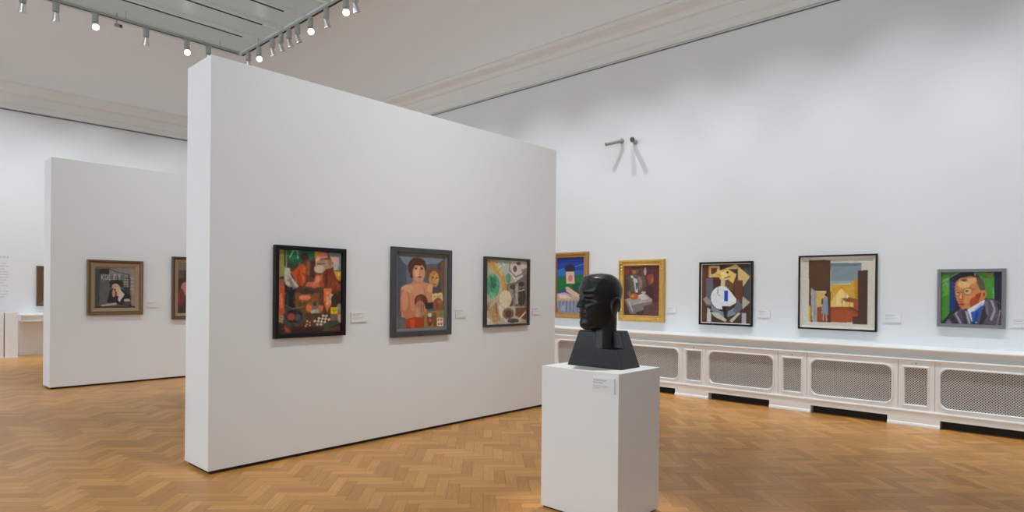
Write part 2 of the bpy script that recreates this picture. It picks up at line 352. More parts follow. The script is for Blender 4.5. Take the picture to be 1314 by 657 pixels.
  ('p',(128,56,44),[(0.0,0.006),(0.219,0.006),(0.138,0.169),(0.003,0.197)]),
  ('p',(150,70,50),[(0.64,0.195),(0.846,0.153),(0.87,0.334),(0.726,0.39)]),
  ('p',(110,70,66),[(0.471,0.028),(0.596,0.028),(0.644,0.419),(0.519,0.448)]),
  ('p',(96,46,52),[(0.824,0.042),(0.992,0.042),(0.998,0.889),(0.857,0.835)]),
  ('p',(190,120,50),[(0.786,0.251),(0.839,0.217),(0.828,0.334),(0.775,0.348)]),
  ('e',(196,176,166),(0.605,0.112),0.033,0.078),
  ('p',(70,40,50),[(0.644,0.419),(0.85,0.418),(0.855,0.668),(0.646,0.558)]),
  ('p',(102,88,82),[(0.055,0.231),(0.23,0.169),(0.423,0.185),(0.574,0.229),(0.57,0.481),(0.412,0.538),(0.144,0.512)]),
  ('p',(78,64,60),[(0.055,0.253),(0.139,0.225),(0.193,0.478),(0.101,0.492)]),
  ('p',(150,120,108),[(0.411,0.202),(0.516,0.252),(0.519,0.448),(0.428,0.476)]),
  ('e',(134,82,50),(0.309,0.098),0.109,0.079),
  ('e',(84,54,36),(0.304,0.045),0.108,0.034),
  ('e',(176,112,70),(0.288,0.118),0.05,0.039),
  ('p',(206,200,196),[(0.257,0.236),(0.383,0.269),(0.404,0.538),(0.329,0.538)]),
  ('p',(60,112,112),[(0.33,0.337),(0.396,0.336),(0.386,0.482),(0.345,0.482)]),
  ('p',(210,210,205),[(0.189,0.197),(0.256,0.197),(0.265,0.253),(0.202,0.239)]),
  ('p',(168,158,152),[(0.012,0.69),(0.313,0.611),(0.583,0.545),(0.801,0.669),(0.795,0.797),(0.319,0.976),(0.176,0.961)]),
  ('p',(206,198,190),[(0.397,0.602),(0.563,0.559),(0.73,0.655),(0.523,0.699)]),
  ('p',(120,108,106),[(0.012,0.704),(0.176,0.961),(0.213,0.913),(0.062,0.69)]),
  ('p',(130,120,120),[(0.191,0.815),(0.793,0.697),(0.795,0.797),(0.319,0.976),(0.193,0.955)]),
  ('l',(200,192,186),[(0.147,0.731),(0.256,0.926)],0.021),
  ('l',(200,192,186),[(0.316,0.757),(0.773,0.702)],0.016),
  ('e',(188,96,46),(0.288,0.623),0.126,0.067),
  ('e',(230,150,80),(0.255,0.612),0.041,0.025),
  ('e',(120,110,70),(0.153,0.562),0.05,0.045),
  ('e',(190,190,180),(0.562,0.537),0.067,0.022),
  ('p',(62,62,56),[(0.36,0.931),(0.577,0.894),(0.528,0.995),(0.362,1.003)]),
  ('p',(104,70,66),[(0.567,0.811),(0.979,0.722),(0.992,0.995),(0.57,1.0)]),
  ('p',(70,52,50),[(0.013,0.76),(0.151,0.956),(0.152,1.001),(0.008,1.0)]),
 ]),
 'guitar': ((76,52,46), [
  ('p',(108,62,52),[(0.0,-0.007),(0.091,-0.005),(0.092,1.005),(0.0,1.007)]),
  ('p',(102,106,122),[(0.091,0.237),(0.238,0.238),(0.239,0.718),(0.092,0.719)]),
  ('p',(76,78,92),[(0.871,-0.002),(1.0,0.0),(1.007,0.605),(0.877,0.606)]),
  ('p',(70,60,80),[(0.784,-0.003),(1.0,0.0),(1.002,0.154)]),
  ('p',(60,44,44),[(0.372,-0.001),(0.483,0.001),(0.428,0.082),(0.372,0.082)]),
  ('p',(86,40,34),[(0.233,0.216),(0.406,0.224),(0.401,0.326),(0.233,0.325)]),
  ('p',(204,122,52),[(0.128,0.022),(0.176,0.022),(0.176,0.222),(0.128,0.221)]),
  ('p',(222,192,126),[(0.17,0.022),(0.372,0.025),(0.373,0.217),(0.153,0.224)]),
  ('p',(102,56,30),[(0.187,0.057),(0.322,0.059),(0.311,0.16),(0.193,0.167)]),
  ('p',(226,196,132),[(0.422,0.095),(0.703,0.004),(0.989,0.211),(0.856,0.38),(0.827,0.281),(0.748,0.281),(0.747,0.078),(0.483,0.083)]),
  ('p',(110,66,46),[(0.636,0.269),(0.846,0.273),(0.85,0.632),(0.713,0.632)]),
  ('p',(122,80,60),[(0.484,0.279),(0.645,0.302),(0.657,0.454),(0.491,0.41)]),
  ('p',(130,146,162),[(0.205,0.674),(0.234,0.718),(0.417,0.81),(0.598,0.782),(0.776,0.682),(0.748,0.584),(0.709,0.847),(0.571,0.892),(0.404,0.916),(0.206,0.808)]),
  ('p',(104,110,120),[(0.748,0.595),(0.872,0.714),(0.764,0.824),(0.654,0.803)]),
  ('p',(236,202,112),[(0.218,0.18),(0.344,0.103),(0.539,0.084),(0.72,0.172),(0.65,0.328),(0.545,0.262),(0.418,0.291),(0.345,0.204)]),
  ('p',(250,225,150),[(0.395,0.147),(0.511,0.105),(0.539,0.214),(0.423,0.246)]),
  ('e',(50,36,22),(0.533,0.138),0.028,0.019),
  ('l',(50,36,22),[(0.478,0.231),(0.594,0.206)],0.017),
  ('l',(120,90,40),[(0.275,0.157),(0.387,0.191)],0.011),
  ('p',(216,206,168),[(0.406,0.27),(0.484,0.257),(0.491,0.458),(0.385,0.48)]),
  ('p',(210,160,90),[(0.468,0.379),(0.529,0.379),(0.53,0.436),(0.468,0.436)]),
  ('e',(236,239,243),(0.413,0.572),0.222,0.198),
  ('p',(236,239,243),[(0.471,0.388),(0.568,0.432),(0.724,0.593),(0.713,0.654),(0.487,0.765)]),
  ('l',(60,60,60),[(0.34,0.387),(0.335,0.519)],0.011),
  ('e',(210,180,90),(0.368,0.528),0.023,0.011),
  ('p',(22,70,202),[(0.471,0.449),(0.546,0.449),(0.553,0.633),(0.469,0.629)]),
  ('p',(44,30,30),[(0.425,0.717),(0.57,0.716),(0.538,0.881),(0.527,0.919),(0.476,0.92),(0.471,0.882)]),
  ('p',(70,60,60),[(0.514,0.728),(0.565,0.727),(0.532,0.87),(0.51,0.871)]),
  ('p',(206,206,202),[(0.12,0.741),(0.194,0.785),(0.206,0.99),(0.106,0.992)]),
  ('p',(206,200,180),[(0.191,0.83),(0.347,0.828),(0.53,0.948),(0.505,0.986),(0.277,0.9)]),
  ('p',(206,200,170),[(0.585,0.958),(0.75,0.824),(0.808,0.824),(0.644,0.984)]),
  ('p',(182,182,192),[(0.832,0.823),(0.917,0.823),(0.918,0.997),(0.834,0.998)]),
  ('p',(162,152,142),[(0.02,0.597),(0.091,0.553),(0.194,0.63),(0.183,0.701),(0.092,0.686)]),
  ('p',(192,182,162),[(0.843,0.541),(0.996,0.638),(0.845,0.762)]),
  ('e',(60,60,50),(0.206,0.808),0.034,0.017),
 ]),
 'view': ((218,214,202), [
  ('p',(132,152,158),[(0.413,0.06),(0.844,0.068),(0.841,0.176),(0.794,0.183),(0.795,0.338),(0.415,0.34)]),
  ('p',(160,178,180),[(0.415,0.326),(0.74,0.328),(0.74,0.361),(0.415,0.379)]),
  ('p',(110,130,138),[(0.417,0.065),(0.841,0.072),(0.794,0.115),(0.417,0.116)]),
  ('p',(218,168,52),[(0.415,0.379),(0.685,0.38),(0.74,0.318),(0.795,0.287),(0.797,0.709),(0.417,0.718)]),
  ('p',(196,140,40),[(0.74,0.318),(0.795,0.291),(0.797,0.628),(0.76,0.609)]),
  ('p',(236,198,112),[(0.417,0.634),(0.563,0.435),(0.732,0.609),(0.733,0.702),(0.417,0.71)]),
  ('p',(246,214,140),[(0.497,0.524),(0.563,0.439),(0.611,0.49),(0.612,0.69),(0.498,0.692)]),
  ('e',(90,60,30),(0.569,0.427),0.007,0.012),
  ('p',(152,76,40),[(0.215,0.718),(0.797,0.705),(0.798,0.844),(0.725,0.846),(0.718,0.934),(0.136,0.947),(0.215,0.799)]),
  ('p',(172,80,40),[(0.422,0.773),(0.612,0.729),(0.798,0.821),(0.716,0.93),(0.423,0.938)]),
  ('p',(90,50,34),[(0.649,0.708),(0.798,0.782),(0.798,0.763),(0.687,0.707)]),
  ('p',(90,60,36),[(0.09,0.011),(0.409,0.02),(0.412,0.479),(0.094,0.481)]),
  ('p',(90,60,36),[(0.346,0.479),(0.416,0.479),(0.423,0.942),(0.38,0.944)]),
  ('p',(100,62,40),[(0.094,0.481),(0.127,0.48),(0.146,0.947),(0.126,0.948),(0.096,0.701)]),
  ('p',(226,182,92),[(0.213,0.492),(0.346,0.495),(0.333,0.636),(0.296,0.716),(0.215,0.718)]),
  ('p',(168,168,170),[(0.126,0.432),(0.213,0.496),(0.219,0.94),(0.156,0.947)]),
  ('l',(120,120,124),[(0.183,0.496),(0.191,0.937)],0.008),
  ('p',(222,172,52),[(0.096,0.701),(0.126,0.7),(0.128,0.948),(0.098,0.937)]),
  ('p',(142,88,46),[(0.564,0.588),(0.686,0.567),(0.797,0.599),(0.797,0.651),(0.63,0.634)]),
  ('l',(60,40,30),[(0.575,0.592),(0.58,0.702)],0.008),
  ('l',(110,60,36),[(0.686,0.639),(0.687,0.746)],0.008),
  ('e',(220,220,226),(0.65,0.56),0.013,0.025),
  ('p',(170,80,44),[(0.732,0.619),(0.797,0.628),(0.798,0.763),(0.742,0.706)]),
  ('p',(80,52,42),[(0.794,0.179),(0.93,0.174),(0.93,0.954),(0.725,0.953),(0.725,0.846),(0.798,0.844)]),
  ('p',(142,152,168),[(0.299,0.592),(0.338,0.563),(0.372,0.571),(0.383,0.834),(0.281,0.817)]),
  ('p',(80,62,60),[(0.287,0.592),(0.307,0.588),(0.304,0.676),(0.276,0.673)]),
  ('e',(62,36,30),(0.346,0.535),0.018,0.022),
  ('l',(206,176,156),[(0.311,0.832),(0.31,0.916)],0.012),
  ('l',(206,176,156),[(0.352,0.835),(0.364,0.918)],0.012),
 ]),
 'man': ((34,34,58), [
  ('p',(72,142,42),[(-0.0,0.0),(0.305,0.001),(0.142,0.104),(0.142,0.803),(-0.0,0.993)]),
  ('p',(100,170,60),[(0.006,0.068),(0.138,0.068),(0.127,0.43),(0.011,0.479)]),
  ('l',(156,184,168),[(0.017,0.184),(0.305,0.006)],0.013),
  ('l',(140,190,150),[(0.028,0.266),(0.085,0.201),(0.112,0.285)],0.01),
  ('p',(26,52,122),[(0.142,0.189),(0.234,0.188),(0.234,0.746),(0.15,0.752)]),
  ('p',(74,152,46),[(0.557,0.007),(0.869,0.009),(0.877,0.509),(0.746,0.499),(0.726,0.282),(0.655,0.117)]),
  ('p',(140,130,60),[(0.695,0.022),(0.847,0.023),(0.847,0.128),(0.756,0.093)]),
  ('l',(140,200,160),[(0.861,0.305),(0.873,0.504)],0.012),
  ('l',(200,215,200),[(0.561,0.012),(0.569,0.069)],0.012),
  ('p',(214,138,78),[(0.232,0.32),(0.253,0.188),(0.326,0.116),(0.491,0.076),(0.635,0.112),(0.726,0.235),(0.74,0.376),(0.726,0.523),(0.614,0.643),(0.491,0.704),(0.347,0.707),(0.295,0.6),(0.243,0.457)]),
  ('e',(236,192,132),(0.388,0.231),0.103,0.086),
  ('e',(232,180,120),(0.512,0.164),0.082,0.062),
  ('p',(92,80,76),[(0.584,0.098),(0.695,0.14),(0.742,0.282),(0.728,0.357),(0.651,0.344),(0.604,0.223)]),
  ('e',(112,86,66),(0.388,0.155),0.058,0.028),
  ('p',(232,190,150),[(0.635,0.069),(0.695,0.128),(0.665,0.105)]),
  ('p',(182,76,36),[(0.471,0.533),(0.665,0.4),(0.624,0.614),(0.502,0.683)]),
  ('p',(150,60,34),[(0.573,0.425),(0.675,0.388),(0.655,0.495),(0.594,0.52)]),
  ('p',(226,150,90),[(0.409,0.451),(0.512,0.473),(0.471,0.593),(0.388,0.594)]),
  ('e',(222,132,82),(0.716,0.424),0.036,0.08),
  ('e',(160,70,50),(0.716,0.428),0.016,0.043),
  ('e',(112,66,46),(0.45,0.369),0.074,0.072),
  ('e',(230,176,120),(0.45,0.369),0.064,0.06),
  ('e',(120,76,50),(0.278,0.404),0.042,0.062),
  ('e',(220,170,120),(0.278,0.404),0.034,0.05),
  ('e',(64,50,44),(0.434,0.364),0.029,0.017),
  ('e',(64,50,44),(0.284,0.394),0.019,0.015),
  ('l',(96,60,40),[(0.378,0.32),(0.502,0.295)],0.01),
  ('p',(186,96,58),[(0.33,0.356),(0.359,0.367),(0.384,0.537),(0.301,0.538)]),
  ('p',(240,190,140),[(0.326,0.404),(0.343,0.403),(0.347,0.511),(0.322,0.511)]),
  ('e',(170,60,42),(0.347,0.614),0.058,0.019),
  ('e',(200,104,70),(0.351,0.647),0.046,0.017),
  ('e',(190,100,60),(0.336,0.566),0.054,0.015),
  ('p',(226,232,242),[(0.446,0.717),(0.72,0.525),(0.74,0.659),(0.598,0.975),(0.512,0.93)]),
  ('p',(180,190,220),[(0.573,0.686),(0.695,0.565),(0.675,0.66),(0.573,0.757)]),
  ('p',(34,90,178),[(0.502,0.764),(0.578,0.733),(0.695,0.622),(0.712,0.712),(0.618,0.946),(0.537,0.972)]),
  ('p',(20,60,140),[(0.584,0.757),(0.635,0.756),(0.604,0.922),(0.563,0.935)]),
  ('p',(84,78,90),[(0.057,0.993),(0.18,0.838),(0.336,0.703),(0.454,0.741),(0.537,0.996)]),
  ('p',(52,46,56),[(0.117,0.864),(0.201,0.802),(0.305,0.984),(0.201,0.989)]),
  ('p',(168,158,174),[(0.284,0.744),(0.232,0.794),(0.322,0.985),(0.359,0.984),(0.274,0.812)]),
  ('p',(190,180,195),[(0.409,0.737),(0.446,0.76),(0.502,0.985),(0.471,0.986)]),
  ('p',(60,54,66),[(0.357,0.738),(0.409,0.749),(0.45,0.974),(0.388,0.976)]),
  ('p',(130,120,136),[(0.095,0.961),(0.127,0.912),(0.201,0.991),(0.095,0.995)]),
  ('p',(92,84,98),[(0.736,0.513),(0.897,0.527),(1.0,0.612),(1.0,1.0),(0.598,0.996),(0.679,0.736)]),
  ('p',(172,162,178),[(0.812,0.521),(0.873,0.704),(0.816,0.893),(0.841,0.927),(0.907,0.726),(0.857,0.539)]),
  ('p',(50,44,56),[(0.706,0.66),(0.756,0.612),(0.776,0.823),(0.695,0.991),(0.635,0.993)]),
  ('p',(120,112,130),[(0.726,0.565),(0.776,0.541),(0.796,0.823),(0.756,0.8)]),
  ('p',(44,40,50),[(0.907,0.562),(1.0,0.619),(1.0,0.748),(0.946,0.995),(0.907,0.996),(0.956,0.725)]),
  ('p',(150,142,158),[(0.966,0.702),(0.986,0.713),(0.936,0.997),(0.913,0.998)]),
 ]),
}

# ------------------------------------------------------------------ helpers
def lin(c):
    return tuple(((v/255)/12.92 if v/255 <= 0.04045 else ((v/255+0.055)/1.055)**2.4) for v in c)
def mat(name, rgb, rough=0.5, metal=0.0, noise=0.0, nscale=8.0, bump=0.0, bscale=60.0, emit=None, estr=0.0, spec=0.5, coat=0.0):
    m = bpy.data.materials.new(name); m.use_nodes = True; nt = m.node_tree; b = nt.nodes['Principled BSDF']
    b.inputs['Base Color'].default_value = (*rgb, 1); b.inputs['Roughness'].default_value = rough
    b.inputs['Metallic'].default_value = metal; b.inputs['Specular IOR Level'].default_value = spec
    b.inputs['Coat Weight'].default_value = coat
    tc = nt.nodes.new('ShaderNodeTexCoord')
    if noise > 0:
        n = nt.nodes.new('ShaderNodeTexNoise'); n.inputs['Scale'].default_value = nscale; n.inputs['Detail'].default_value = 4
        mx = nt.nodes.new('ShaderNodeMixRGB'); mx.blend_type = 'MIX'
        mx.inputs[1].default_value = (*[v*(1-noise) for v in rgb], 1); mx.inputs[2].default_value = (*[min(1, v*(1+noise)) for v in rgb], 1)
        nt.links.new(tc.outputs['Object'], n.inputs['Vector']); nt.links.new(n.outputs['Fac'], mx.inputs[0]); nt.links.new(mx.outputs[0], b.inputs['Base Color'])
    if bump > 0:
        n = nt.nodes.new('ShaderNodeTexNoise'); n.inputs['Scale'].default_value = bscale; n.inputs['Detail'].default_value = 3
        bp = nt.nodes.new('ShaderNodeBump'); bp.inputs['Strength'].default_value = bump; bp.inputs['Distance'].default_value = 0.004
        nt.links.new(tc.outputs['Object'], n.inputs['Vector']); nt.links.new(n.outputs['Fac'], bp.inputs['Height']); nt.links.new(bp.outputs[0], b.inputs['Normal'])
    if emit:
        b.inputs['Emission Color'].default_value = (*emit, 1); b.inputs['Emission Strength'].default_value = estr
    return m
def vmat(name, rough=0.45, spec=0.4, bump=0.0):
    m = bpy.data.materials.new(name); m.use_nodes = True; nt = m.node_tree; b = nt.nodes['Principled BSDF']
    a = nt.nodes.new('ShaderNodeAttribute'); a.attribute_name = 'paint'
    n = nt.nodes.new('ShaderNodeTexNoise'); n.inputs['Scale'].default_value = 45; n.inputs['Detail'].default_value = 5
    tc = nt.nodes.new('ShaderNodeTexCoord'); nt.links.new(tc.outputs['Object'], n.inputs['Vector'])
    mr = nt.nodes.new('ShaderNodeMapRange'); mr.inputs[3].default_value = 0.82; mr.inputs[4].default_value = 1.18
    nt.links.new(n.outputs['Fac'], mr.inputs[0])
    mx = nt.nodes.new('ShaderNodeMixRGB'); mx.blend_type = 'MULTIPLY'; mx.inputs[0].default_value = 1.0 if bump else 0.0
    nt.links.new(a.outputs['Color'], mx.inputs[1]); nt.links.new(mr.outputs[0], mx.inputs[2]); nt.links.new(mx.outputs[0], b.inputs['Base Color'])
    b.inputs['Roughness'].default_value = rough; b.inputs['Specular IOR Level'].default_value = spec
    if bump:
        bp = nt.nodes.new('ShaderNodeBump'); bp.inputs['Strength'].default_value = bump; bp.inputs['Distance'].default_value = 0.002
        nt.links.new(n.outputs['Fac'], bp.inputs['Height']); nt.links.new(bp.outputs[0], b.inputs['Normal'])
    return m

WALL = (0.765, 0.79, 0.815)
M = dict(
    wall=mat('wall_paint', WALL, 0.7, noise=0.012, nscale=1.5, bump=0.04, bscale=90, spec=0.2),
    ceil=mat('ceiling_paint', (0.795, 0.80, 0.80), 0.85, noise=0.012, nscale=1.2, spec=0.1),
    corn=mat('cornice_paint', (0.78, 0.785, 0.77), 0.8, spec=0.1),
    panel=mat('partition_paint', (0.795, 0.812, 0.825), 0.62, noise=0.01, nscale=2.0, bump=0.04, bscale=80, spec=0.25),
    plinth=mat('plinth_paint', (0.82, 0.82, 0.82), 0.5, noise=0.01, nscale=3.0, spec=0.3),
    wood=mat('white_joinery_paint', (0.86, 0.86, 0.86), 0.42, noise=0.01, nscale=3.0, spec=0.4),
    dark=mat('dark_recess', (0.018, 0.014, 0.012), 0.8),
    grille=mat('perforated_grille_metal', (0.62, 0.61, 0.60), 0.5, spec=0.4),
    grillback=mat('grille_backing', (0.045, 0.042, 0.04), 0.9),
    black=mat('black_lacquer_frame', (0.012, 0.011, 0.012), 0.4, noise=0.2, nscale=20, spec=0.22),
    greyframe=mat('dark_grey_frame', (0.065, 0.065, 0.07), 0.45, noise=0.15, nscale=14, spec=0.3),
    greyliner=mat('grey_liner', (0.17, 0.16, 0.15), 0.5, noise=0.08, nscale=20),
    brownblack=mat('black_brown_frame', (0.035, 0.028, 0.024), 0.4, noise=0.2, nscale=20),
    bronze=mat('bronze_gilt_frame', (0.19, 0.115, 0.058), 0.42, metal=0.25, noise=0.22, nscale=25, bump=0.3, bscale=80),
    tanliner=mat('tan_liner', (0.33, 0.23, 0.14), 0.5, noise=0.12, nscale=25),
    gilt=mat('gilt_frame', (0.62, 0.38, 0.09), 0.36, metal=0.45, noise=0.25, nscale=30, bump=0.5, bscale=70),
    giltdark=mat('gilt_brown_frame', (0.42, 0.235, 0.07), 0.4, metal=0.3, noise=0.25, nscale=22, bump=0.3, bscale=60),
    walnut=mat('walnut_frame', (0.12, 0.068, 0.032), 0.45, noise=0.2, nscale=18),
    cream=mat('cream_slip', (0.66, 0.62, 0.53), 0.6),
    purplegrey=mat('purple_grey_frame', (0.19, 0.18, 0.215), 0.5, noise=0.08, nscale=18),
    card=mat('caption_card', (0.79, 0.80, 0.815), 0.6),
    cardedge=mat('caption_card_edge', (0.5, 0.5, 0.5), 0.7),
    track=mat('track_grey_metal', (0.42, 0.43, 0.41), 0.5, spec=0.4),
    slot=mat('track_slot', (0.02, 0.02, 0.02), 0.7),
    lampbody=mat('lamp_grey_metal', (0.42, 0.45, 0.43), 0.45, spec=0.5),
    chrome=mat('lamp_chrome', (0.75, 0.76, 0.75), 0.25, metal=0.8),
    lampoff=mat('unlit_lamp_glass', (0.25, 0.26, 0.26), 0.2),
    lens=mat('lit_lamp_glass', (1, 1, 1), 0.3, emit=(1.0, 1.0, 1.0), estr=14.0),
    rail=mat('rail_metal', (0.12, 0.12, 0.12), 0.45, metal=0.5),
    pane=mat('roof_light_glass', (0.20, 0.215, 0.20), 0.35, emit=(0.80, 0.86, 0.80), estr=0.17, noise=0.03, nscale=0.8),
    camwhite=mat('security_camera_casing', (0.36, 0.36, 0.355), 0.4),
    camblack=mat('security_camera_lens', (0.012, 0.012, 0.014), 0.15),
    stone=mat('black_polished_sculpture', (0.008, 0.008, 0.0095), 0.31, noise=0.25, nscale=12, bump=0.10, bscale=45, spec=0.45),
    paint=vmat('oil_paint', 0.5, 0.35, bump=0.25),
    print=vmat('printed_surface', 0.6, 0.2),
    vinyl=mat('grey_wall_lettering', (0.60, 0.61, 0.64), 0.8),
)

def link(name, me, m, parent=None, loc=None, smooth=False):
    o = bpy.data.objects.new(name, me); COL.objects.link(o)
    for mm in (m if isinstance(m, (list, tuple)) else [m]): me.materials.append(mm)
    if smooth: me.polygons.foreach_set('use_smooth', [True]*len(me.polygons))
    if parent: o.parent = parent
    if loc: o.location = loc
    return o
class MB:
    def __init__(s): s.v = []; s.f = []; s.mi = []
    def box(s, x0, x1, y0, y1, z0, z1, mi=0):
        n = len(s.v)
        s.v += [(x0, y0, z0), (x1, y0, z0), (x1, y1, z0), (x0, y1, z0), (x0, y0, z1), (x1, y0, z1), (x1, y1, z1), (x0, y1, z1)]
        s.f += [tuple(n+i for i in q) for q in ((3, 2, 1, 0), (4, 5, 6, 7), (0, 1, 5, 4), (1, 2, 6, 5), (2, 3, 7, 6), (3, 0, 4, 7))]; s.mi += [mi]*6
        return s
    def quad(s, a, b, c, d, mi=0):
        n = len(s.v); s.v += [a, b, c, d]; s.f.append((n, n+1, n+2, n+3)); s.mi.append(mi); return s
    def loops(s, loops, closed_ring=True, mi=0, cap0=False, cap1=False):
        n = len(s.v); k = len(loops[0])
        for lp in loops: s.v += [tuple(p) for p in lp]
        for i in range(len(loops)-1):
            for j in range(k if closed_ring else k-1):
                a = n+i*k+j; b = n+i*k+(j+1) % k; s.f.append((a, b, b+k, a+k)); s.mi.append(mi)
        if cap0: s.f.append(tuple(n+j for j in reversed(range(k)))); s.mi.append(mi)
        if cap1: s.f.append(tuple(n+(len(loops)-1)*k+j for j in range(k))); s.mi.append(mi)
        return s
    def cyl(s, a, b, r0, r1=None, seg=20, mi=0):
        a = Vector(a); b = Vector(b); r1 = r0 if r1 is None else r1
        d = (b-a).normalized(); u = d.orthogonal().normalized(); w = d.cross(u)
        ring = lambda c, r: [c+(u*math.cos(t)+w*math.sin(t))*r for t in [2*math.pi*i/seg for i in range(seg)]]
        return s.loops([ring(a, r0), ring(b, r1)], True, mi, True, True)
    def mesh(s, name, recalc=True):
        me = bpy.data.meshes.new(name); me.from_pydata(s.v, [], s.f); me.polygons.foreach_set('material_index', s.mi)
        if recalc:
            bm = bmesh.new(); bm.from_mesh(me); bmesh.ops.recalc_face_normals(bm, faces=bm.faces); bm.to_mesh(me); bm.free()
        me.update(); return me
    def build(s, name, m, parent=None, loc=None, smooth=False, bevel=0.0, recalc=True):
        o = link(name, s.mesh(name, recalc), m, parent, loc, smooth)
        if bevel:
            bv = o.modifiers.new('bevel', 'BEVEL'); bv.width = bevel; bv.segments = 2; bv.limit_method = 'ANGLE'
        return o
def thing(name, label, cat, loc=(0, 0, 0), rotz=0, group=None):
    o = bpy.data.objects.new(name, None); COL.objects.link(o); o.empty_display_size = 0.1
    o.location = loc; o.rotation_euler = (0, 0, rotz); o['label'] = label; o['category'] = cat
    if group: o['group'] = group
    return o
def tag(o, label, cat, group=None):
    o['label'] = label; o['category'] = cat
    if group: o['group'] = group
    return o
def struct(o): o['kind'] = 'structure'; return o
def dup(root, label=None):
    r = root.copy(); COL.objects.link(r)
    if label: r['label'] = label
    for ch in list(root.children):
        c = ch.copy(); COL.objects.link(c); c.parent = r
        for g in ch.children:
            d = g.copy(); COL.objects.link(d); d.parent = c
    return r

# ------------------------------------------------------------------ room shell
T = 0.2
HW = 7.6
struct(MB().box(XR, XR+T, YF-T, YB+T, -0.1, HW).build('wall_right', M['wall']))
struct(MB().box(XL-T, XL, YF-T, YB+T, -0.1, HW).build('wall_left', M['wall']))
struct(MB().box(XL, XR, YB, YB+T, -0.1, HW).build('wall_back', M['wall']))
struct(MB().box(XL, XR, YF-T, YF, -0.1, HW).build('wall_front', M['wall']))

# tall glowing windows added to the unseen left wall as fill light
M['added_glow'] = mat('added_window_glow', (0.9, 0.9, 0.9), 0.3, emit=(0.86, 0.94, 1.0), estr=K_FILL)
for i, yc in enumerate((-2.2, 1.3, 4.8, 8.3, 11.8, 15.3)):
    w = thing('window_%d' % (i+2), '', ''); w['kind'] = 'structure'  # added window, no known opening here; its pane brightens the room
    for k_ in ('label', 'category'): del w[k_]
    w.location = (XL, yc, 0)
    MB().box(0.004, 0.014, -1.1, 1.1, 1.2, 5.2).build('pane', M['added_glow'], w)
    fm = MB()
    for a, b_ in ((-1.22, -1.1), (1.1, 1.22), (-0.03, 0.03)): fm.box(0.001, 0.06, a, b_, 1.08, 5.32)
    for a, b_ in ((1.08, 1.2), (5.2, 5.32), (3.77, 3.83)): fm.box(0.001, 0.055, -1.22, 1.22, a, b_)
    fm.build('window_frame', M['corn'], w)

